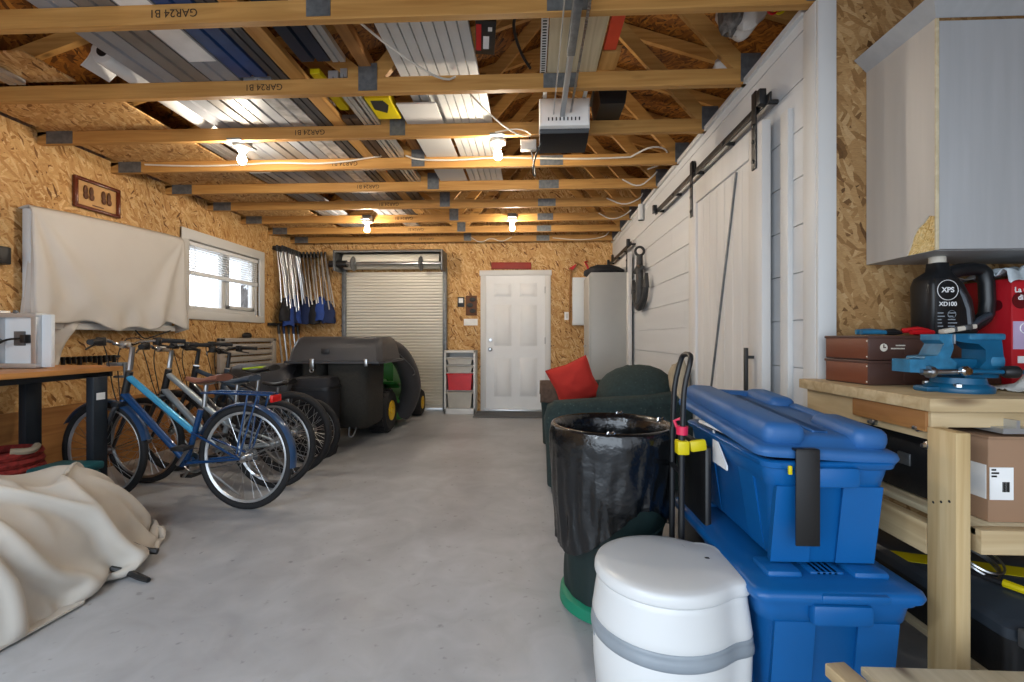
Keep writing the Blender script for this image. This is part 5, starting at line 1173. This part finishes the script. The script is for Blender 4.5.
for y, z in ((1.40, .845), (1.58, .83), (1.37, .80)): part('bolt', MB().lathe([(.012, 0), (.012, .012), (.007, .014), (.006, .024), (0, .025)], (BX+.03, y, z-.01), (-1, 0, 0), 8), 'steel', t)
part('shelf', MB().box(1.20, 3.4, 1.29, 1.93, .565, .585, .002), 'plank', t)
part('shelf_rail', MB().box(1.136, 1.174, 1.37, 1.84, .476, .565, .002), 'bench', t); part('shelf_rail', MB().box(1.20, 3.4, 1.275, 1.31, .52, .585, .002), 'benchx', t)
for a, b in ((1.295, .655), (1.32, .645), (1.345, .635)): part('screw', MB().lathe([(.004, 0), (.003, .001), (0, .001)], (1.135, a, b), (-1, 0, 0), 8), 'black', t)
part('lower_shelf', MB().box(1.24, 3.4, 1.25, 1.93, .16, .18, .002), 'plank', t)
single('foreground_plank', 'pale plank lying low in front of the workbench leg', 'plank', MB().box(.765, 2.2, .83, 1.10, .315, .335, .002), 'plank')
single('wood_offcut', 'short pale offcut beside the low plank in front of the bench', 'offcut', MB().obox((.728, 1.0, .322), (.05, .22, .03), (0, 0, .15), .003), 'bench')
t = thing('low_stand', 'low timber stand carrying the plank before the workbench', 'stand', (1.3, .97, 0))
for x in (.95, 2.0): part('leg', MB().box(x-.03, x+.03, .86, 1.07, 0, .314, .003), 'bench', t)
part('beam', MB().box(.95, 2.0, .94, .98, .2, .28, .003), 'benchx', t)
# things on and under the bench
t = thing('cardboard_box', 'brown cardboard box with white barcode label on the bench shelf', 'box', (1.55, 1.6, .585))
bx = MB().box(1.27, 1.75, 1.33, 1.85, .586, .82, .004); part('body', bx, 'carton', t)
part('flap', MB().box(1.266, 1.755, 1.325, 1.58, .82, .826).box(1.266, 1.755, 1.60, 1.855, .82, .826), 'carton', t)
lb = part('label_sheet', MB().box(1.268, 1.2695, 1.335, 1.42, .65, .745), 'paper', t); lb2 = part('label_sheet', MB().box(1.272, 1.335, 1.3275, 1.329, .65, .74), 'paper', t)
q = MB(); r2 = random.Random(4); x = 1.305
for i in range(6):
    q.box(x, x+.0025, 1.3268, 1.3275, .672, .70); x += .003+r2.random()*.0015
for i, zq in enumerate((.722, .713, .731)): q.box(1.276, 1.276+(.02, .014, .012)[i], 1.3268, 1.3275, zq, zq+.005)
part('barcode', q, 'ink', lb2)
t = thing('metal_extrusion', 'pale blue-white extrusion lying on the cardboard box under the bench top', 'extrusion', (1.5, 1.5, .83))
part('profile', MB().prism([(1.30, .835), (1.38, .835), (1.38, .85), (1.345, .85), (1.345, .872), (1.335, .872), (1.335, .85), (1.30, .85)], 'y', 1.32, 1.90), 'alu', t); part('end_cap', MB().box(1.29, 1.385, 1.905, 1.925, .83, .875, .003), 'black', t)
t = thing('tool_case', 'black tool case on the bench shelf behind the blue totes', 'case', (1.4, 1.75, .585))
part('body', MB().box(1.24, 1.262, 1.45, 1.90, .59, .80, .01), 'blackp', t); [part('latch', MB().box(1.232, 1.24, a, a+.05, .68, .72, .003), 'galv', t) for a in (1.55, 1.75)]
t = thing('floor_case', 'large black case with yellow stripes on the lower bench shelf', 'case', (1.7, 1.55, .18))
part('body', MB().loft([rrect(1.26, 2.2, 1.26, 1.88, .03, z) for z in (.182, .30)]), 'blackp', t)
part('lid', MB().loft([rrect(1.255+i, 2.205-i, 1.255+i, 1.885-i, .03, z) for z, i in ((.302, 0), (.33, 0), (.345, .015))]), 'jugg', t)
part('stripe', MB().prism([(1.27, 1.60), (1.27, 1.68), (2.1, 1.42), (2.1, 1.34)], 'z', .3452, .3462), 'yellow', t)
single('wire_coil', 'coil of thin steel wire lying on the black case under the bench', 'wire', MB().ring((1.42, 1.52, .385), (.3, -.5, 1), .055, .004, 26, 5).ring((1.425, 1.525, .392), (.2, -.4, 1), .052, .004, 26, 5).ring((1.43, 1.52, .40), (.1, -.55, 1), .056, .004, 26, 5), 'steel')
t = thing('bar_clamp', 'small clamp with yellow handle lying on the black case', 'clamp', (1.45, 1.36, .35))
part('grip', MB().tube([(1.42, 1.44, .362), (1.47, 1.33, .362)], [.012, .010], 8), 'yellow', t); part('jaw', MB().tube([(1.42, 1.44, .362), (1.38, 1.50, .365), (1.34, 1.50, .37)], .009, 7), 'black', t)
t = thing('aluminium_rail', 'shiny aluminium rail lying along the front of the lower bench shelf', 'rail', (1.7, 1.2, .2))
part('profile', MB().prism([(1.19, .30), (1.25, .30), (1.25, .312), (1.225, .312), (1.225, .335), (1.25, .335), (1.25, .347), (1.19, .347), (1.19, .335), (1.205, .335), (1.205, .312), (1.19, .312)], 'x', 1.30, 2.4), 'alu', t); part('end_block', MB().box(1.26, 1.30, 1.195, 1.245, .30, .347, .004), 'galv', t)
part('support', MB().box(1.5, 1.54, 1.2, 1.24, 0, .30, .003), 'bench', t)

# metal drawer cases
A0 = math.radians(5); cx, cy = 1.20, 1.685
def rot(px, py, o=(cx, cy), a=A0): return (o[0]+px*math.cos(a)-py*math.sin(a), o[1]+px*math.sin(a)+py*math.cos(a))
for k, (z0, lb) in enumerate(((BZ+.001, 'brown metal drawer case at the bottom, directly on the workbench'), (BZ+.091, 'brown metal drawer case stacked on top of the other, tools lying on it'))):
    t = thing('drawer_case', lb, 'case', (cx, cy, z0), A0, 'stacked brown cases')
    q = MB(); q.box(0, .50, 0, .21, 0, .084, .003); part('body', q, 'case', t, local=True)
    part('side_panel', MB().box(-.0015, .001, .004, .206, .004, .080, .001), 'caseside', t, local=True)
    part('lid_edge', MB().box(-.004, .504, -.004, .213, .078, .088, .002), 'case', t, local=True)
    q = MB()
    for yy, zz in ((.006, .012), (.006, .068)): q.lathe([(.003, 0), (.002, .0015), (0, .0015)], (-.0015, yy, zz), (-1, 0, 0), 8)
    part('rivet', q, 'cream', t, local=True)
    dr = part('drawer', MB().box(.13, .48, -.003, 0, .012, .070, .002), 'case', t, local=True)
    if k == 1:
        q = MB(); q.lathe([(.0, 0), (.014, 0), (.014, .0008), (0, .0008)], (.055, -.001, .045), (0, -1, 0), 24)
        lg = part('emblem', q, 'cream', t, local=True); part('emblem_mark', MB().box(.0525, .0565, -.0024, -.0018, .043, .056).box(.0525, .063, -.0024, -.0018, .043, .047), 'case', lg, local=True)
        q = MB(); r2 = random.Random(2)
        for row, (n, zz) in enumerate(((7, .050), (10, .039))):
            for i in range(n): q.box(.080+.018*(row == 0)+i*.0052, .0838+.018*(row == 0)+i*.0052, -.0036, -.003, zz, zz+.0045)
        part('printed_name', q, 'cream', t, local=True)
        part('yellow_label', MB().box(.40, .44, -.0045, -.003, .018, .065), 'yellow', t, local=True)
        part('drawer_handle', MB().box(.20, .30, -.010, -.003, .034, .046, .002), 'case', dr, local=True)
ZT = BZ+.181
t = thing('combination_pliers', 'blue handled pliers lying at the aisle end of the upper brown case', 'pliers', (1.27, 1.78, ZT))
part('handle', MB().tube([(1.235, 1.80, ZT+.012), (1.28, 1.79, ZT+.014), (1.33, 1.785, ZT+.011)], [.010, .011, .008], 8).tube([(1.235, 1.775, ZT+.010), (1.28, 1.772, ZT+.012), (1.33, 1.78, ZT+.010)], [.009, .010, .008], 8), 'viseblue', t)
part('jaw', MB().tube([(1.33, 1.782, ZT+.011), (1.36, 1.78, ZT+.012), (1.39, 1.778, ZT+.008)], [.011, .013, .005], 8), 'black', t)
t = thing('side_cutters', 'red handled pliers lying on the upper brown case', 'pliers', (1.4, 1.76, ZT))
part('handle', MB().tube([(1.385, 1.775, ZT+.016), (1.43, 1.76, ZT+.02), (1.475, 1.75, ZT+.012)], [.009, .012, .008], 8).tube([(1.39, 1.74, ZT+.010), (1.43, 1.738, ZT+.012), (1.475, 1.745, ZT+.01)], [.009, .011, .008], 8), 'redp', t)
part('jaw', MB().tube([(1.475, 1.748, ZT+.011), (1.53, 1.74, ZT+.011)], [.013, .008], 8), 'navyblk', t)
t = thing('utility_knife', 'white and grey utility knife propped on the brown case before the oil jug', 'knife', (1.53, 1.73, ZT))
part('handle', MB().obox((1.545, 1.73, ZT+.022), (.13, .028, .018), (0, -.16, .1), .006), 'cream', t); part('grip_band', MB().obox((1.575, 1.732, ZT+.0275), (.03, .030, .019), (0, -.16, .1), .005).obox((1.525, 1.727, ZT+.02), (.012, .030, .019), (0, -.16, .1), .004), 'galv', t)

# oil jug
t = thing('oil_jug', 'black oil jug with white lettering and big handle standing on the brown case', 'jug', (1.61, 1.80, ZT))
cx2, cy2 = 1.53, 1.79
rings = []
for z, w0, w1, dp in ((0, -.065, .10, .055), (.012, -.072, .108, .062), (.13, -.072, .085, .062), (.185, -.072, .055, .062), (.215, -.062, .03, .055), (.24, -.03, .022, .035), (.27, -.03, .02, .028)):
    rings.append([V((cx2+(w0+w1)/2+math.copysign(abs(math.cos(a))**.45, math.cos(a))*(w1-w0)/2, cy2+math.copysign(abs(math.sin(a))**.5, math.sin(a))*dp, ZT+z)) for a in [2*PI*j/32 for j in range(32)]])
part('body', MB().loft(rings), 'jug', t, sharp=60)
part('handle', MB().tube([(cx2+.0, cy2-.01, ZT+.205), (cx2+.04, cy2-.015, ZT+.240), (cx2+.125, cy2-.02, ZT+.248), (cx2+.152, cy2-.02, ZT+.225), (cx2+.158, cy2-.02, ZT+.09), (cx2+.14, cy2-.02, ZT+.055), (cx2+.07, cy2-.01, ZT+.015)], [.028, .026, .024, .025, .024, .025, .028], 12, smooth=1), 'jug', t)
part('grip_ridge', MB().tube([(cx2-.0, cy2-.05, ZT+.20), (cx2+.05, cy2-.055, ZT+.12), (cx2+.06, cy2-.055, ZT+.02)], .012, 8, smooth=1).tube([(cx2+.05, cy2-.057, ZT+.02), (cx2+.09, cy2-.052, ZT+.05), (cx2+.14, cy2-.046, ZT+.075)], .011, 8, smooth=1), 'jugg', t)
part('cap', MB().lathe([(.026, 0), (.026, .022), (.022, .026), (0, .026)], (cx2-.005, cy2, ZT+.27), seg=20), 'cream', t)
lg = part('label_panel', MB().box(cx2-.066, cx2+.018, cy2-.0655, cy2-.0625, ZT+.02, ZT+.205, .001), 'jug', t)
part('logo_ring', MB().ring((cx2-.024, cy2-.066, ZT+.163), (0, 1, 0), .036, .0012, 40, 5), 'offwhite', lg)
FR = (PI/2, 0, 0)
text('lettering', 'XPS', .026, (cx2-.024, cy2-.0665, ZT+.163), FR, 'offwhite', lg, bold=.0006)
text('lettering', 'XD100', .021, (cx2-.024, cy2-.0665, ZT+.112), FR, 'offwhite', lg, bold=.0004)
q = MB(); r2 = random.Random(9)
for i in range(5):
    for a, b in ((-.06, -.034), (-.024, .010)):
        q.box(cx2+a, cx2+a+(b-a)*r2.uniform(.5, 1), cy2-.0668, cy2-.0662, ZT+.030+i*.012, ZT+.0335+i*.012)
q.ring((cx2-.01, cy2-.0662, ZT+.075), (0, 1, 0), .014, .0008, 16, 4)
part('small_print', q, 'toiletg', lg)
# red cartons
t = thing('red_carton', 'red printed carton on the bench beside the oil jug, plastic film on top', 'box', (1.86, 1.75, BZ))
x0, x1, y0, y1, z0, z1 = 1.718, 2.05, 1.715, 1.95, BZ+.001, 1.315
part('body', MB().box(x0, x1, y0, y1, z0, z1, .003), 'redbox', t)
part('print_panel', MB().box(x0+.004, x1, y0-.0015, y0, 1.06, 1.16), 'lilac', t); part('print_strip', MB().box(x0+.02, x1, y0-.0015, y0, 1.01, 1.035), 'offwhite', t)
part('print_blot', MB().lathe([(.03, 0), (.03, .001), (0, .001)], (x0+.03, y0-.001, 1.235), (0, -1, 0), 20), 'darkred', t)
part('print_blot', MB().lathe([(.02, 0), (.02, .001), (0, .001)], (x0-.001, y0+.05, 1.22), (-1, 0, 0), 16), 'darkred', t)
part('print_swirl', MB().ring((x0-.001, y0+.17, 1.13), (1, 0, 0), .014, .003, 20, 5, 0, 4.5).ring((x0+.045, y0-.0018, 1.135), (0, 1, 0), .018, .002, 20, 5), 'offwhite', t)
for s, z in (('La Ca', 1.272), ('di g', 1.245)): text('lettering', s, .026, (x0+.038, y0-.002, z), FR, 'offwhite', t, bold=.0006)
single('plastic_film', 'crumpled clear-white plastic film lying on the red carton', 'film', MB().grid(lambda u, v: V((1.69+.38*u, 1.69+.27*v, 1.325+.035*abs(nz(u*5, v*5, 2))*1.3+.05*math.sin(min(1, u*2.2)*PI*.5)*(1-.3*v)*abs(nz(u*2+1, v*2, 5)+.5)-(.03 if v < .05 else 0))), 40, 40), 'film', solid=.003, sharp=80)
def ragf(u, v):
    r = math.hypot(2*u-1, 2*v-1); return V((1.50+.34*u, 1.44+.16*v, BZ+.004+max(0, .055*(1-r**2)*(.8+.6*nz(u*6, v*5, 3)))+.012*abs(nz(u*9, v*9))))
single('cleaning_rag', 'crumpled white rag lying on the bench behind the vise handle', 'rag', MB().grid(ragf, 40, 30), 'rag', solid=.004, sharp=80)

# bench vise
vx, vy = 1.325, 1.52
t = thing('bench_vise', 'worn blue bench vise bolted near the corner of the workbench', 'vise', (vx, vy, BZ)); vz = BZ
part('base', MB().lathe([(.0, 0), (.088, 0), (.09, .012), (.085, .022), (.072, .03), (.068, .05), (0, .05)], (vx+.035, vy, vz), seg=36).box(vx-.09, vx-.02, vy-.03, vy+.03, vz, vz+.02, .008), 'vise', t)
for a in (.5, 2.4, 4.0): part('mounting_bolt', MB().lathe([(.012, 0), (.012, .01), (0, .014)], (vx+.035+.078*math.cos(a), vy+.078*math.sin(a), vz+.02), seg=6), 'steel', t)
rings = []   # fixed jaw and its arched body, profile in xz
prof = [(-.012, .198), (.12, .198), (.135, .185), (.142, .12), (.125, .05), (.02, .05), (.02, .078), (.065, .083), (.085, .108), (.085, .145), (.062, .165), (.015, .17), (-.012, .176)]
part('fixed_jaw', MB().prism([(vx+a, vz+b) for a, b in prof], 'y', vy-.042, vy+.042), 'vise', t)
part('anvil', MB().box(vx+.03, vx+.145, vy-.048, vy+.048, vz+.178, vz+.20, .006).lathe([(.040, 0), (.045, .008), (.045, .045), (.038, .052)], (vx+.098, vy, vz+.105), (1, 0, 0), 26), 'viseblue', t)
part('slide_bar', MB().box(vx-.13, vx+.08, vy-.022, vy+.022, vz+.075, vz+.115, .006), 'vise', t)
part('moving_jaw', MB().prism([(vx+a, vz+b) for a, b in ((-.15, .068), (-.03, .062), (-.005, .078), (-.002, .10), (-.022, .118), (-.012, .15), (-.014, .198), (-.055, .198), (-.056, .178), (-.042, .165), (-.062, .126), (-.10, .122), (-.105, .112), (-.15, .112))], 'y', vy-.038, vy+.038), 'viseblue', t)
part('jaw_plate', MB().box(vx-.016, vx-.013, vy-.045, vy+.045, vz+.165, vz+.197, .001)  .box(vx-.0135, vx-.011, vy-.045, vy+.045, vz+.165, vz+.197, .001), 'steel', t)
part('screw', MB().cyl((vx-.12, vy-.045, vz+.07), (vx+.06, vy-.055, vz+.072), .010, seg=12).lathe([(.02, 0), (.022, .008), (.02, .016)], (vx-.10, vy-.045, vz+.07), (1, 0, 0), 16), 'steel', t)
part('handle_boss', MB().lathe([(.014, 0), (.017, .006), (.017, .018), (.012, .024), (0, .025)], (vx-.005, vy-.06, vz+.075), (0, -1, 0), 16), 'chrome', t)
part('tommy_bar', MB().cyl((vx-.0, vy-.075, vz+.075), (vx+.28, vy-.075, vz+.070), .0075, seg=10), 'vise', t)
part('bar_grip', MB().lathe([(.012, 0), (.02, .01), (.021, .04), (.012, .052)], (vx+.105, vy-.075, vz+.073), (1, 0, 0), 16), 'black', t)
t.scale = (.95, .95, .92)

# ------------------------------------------------------------------ wall cabinet above the bench
t = thing('wall_cupboard', 'grey woodgrain wall cupboard above the workbench with a broken side corner', 'cupboard', (1.39, 1.64, 1.405))
x0, y0, z0, z1 = 1.393, 1.64, 1.405, 2.205
part('body', MB().box(x0+.0065, 2.3, y0+.0195, YP-.001, z0, z1), 'cabinet', t)
# side skin with a jagged broken corner
jag = [(y0+.03, z0+.125), (y0+.05, z0+.105), (y0+.075, z0+.092), (y0+.095, z0+.065), (y0+.108, z0+.03), (y0+.125, z0)]
part('side_panel', MB().prism([(y0+.006, z1)]+[(y0+.006, z0+.118)]+jag+[(YP-.002, z0), (YP-.002, z1)], 'x', x0, x0+.007), 'cabinetside', t)
part('broken_edge', MB().prism([(y0+.006, z0+.001), (y0+.006, z0+.13), (y0+.06, z0+.13), (y0+.14, z0+.001)], 'x', x0+.005, x0+.0085), 'chip', t, 'exposed raw chipboard corner')
part('door', MB().box(x0+.012, 2.3, y0, y0+.019, z0+.002, z1-.01, .002), 'cabinet', t)
part('edge_banding', MB().box(x0+.0, x0+.0115, y0+.0, y0+.006, z0, z1, .001), 'plank', t)
def cor(x, y, ox, oy): return [(x, y, z1), (x+ox*.05, y+oy*.05, z1+.052), (x+ox*.04, y+oy*.04, z1+.060), (x-ox*.01, y-oy*.01, z1+.006)]
part('cornice', MB().loft([cor(x0, YP-.002, -1, 0), cor(x0, y0, -1, -1), cor(2.3, y0, 0, -1)]), 'cabinet', t, sharp=20)
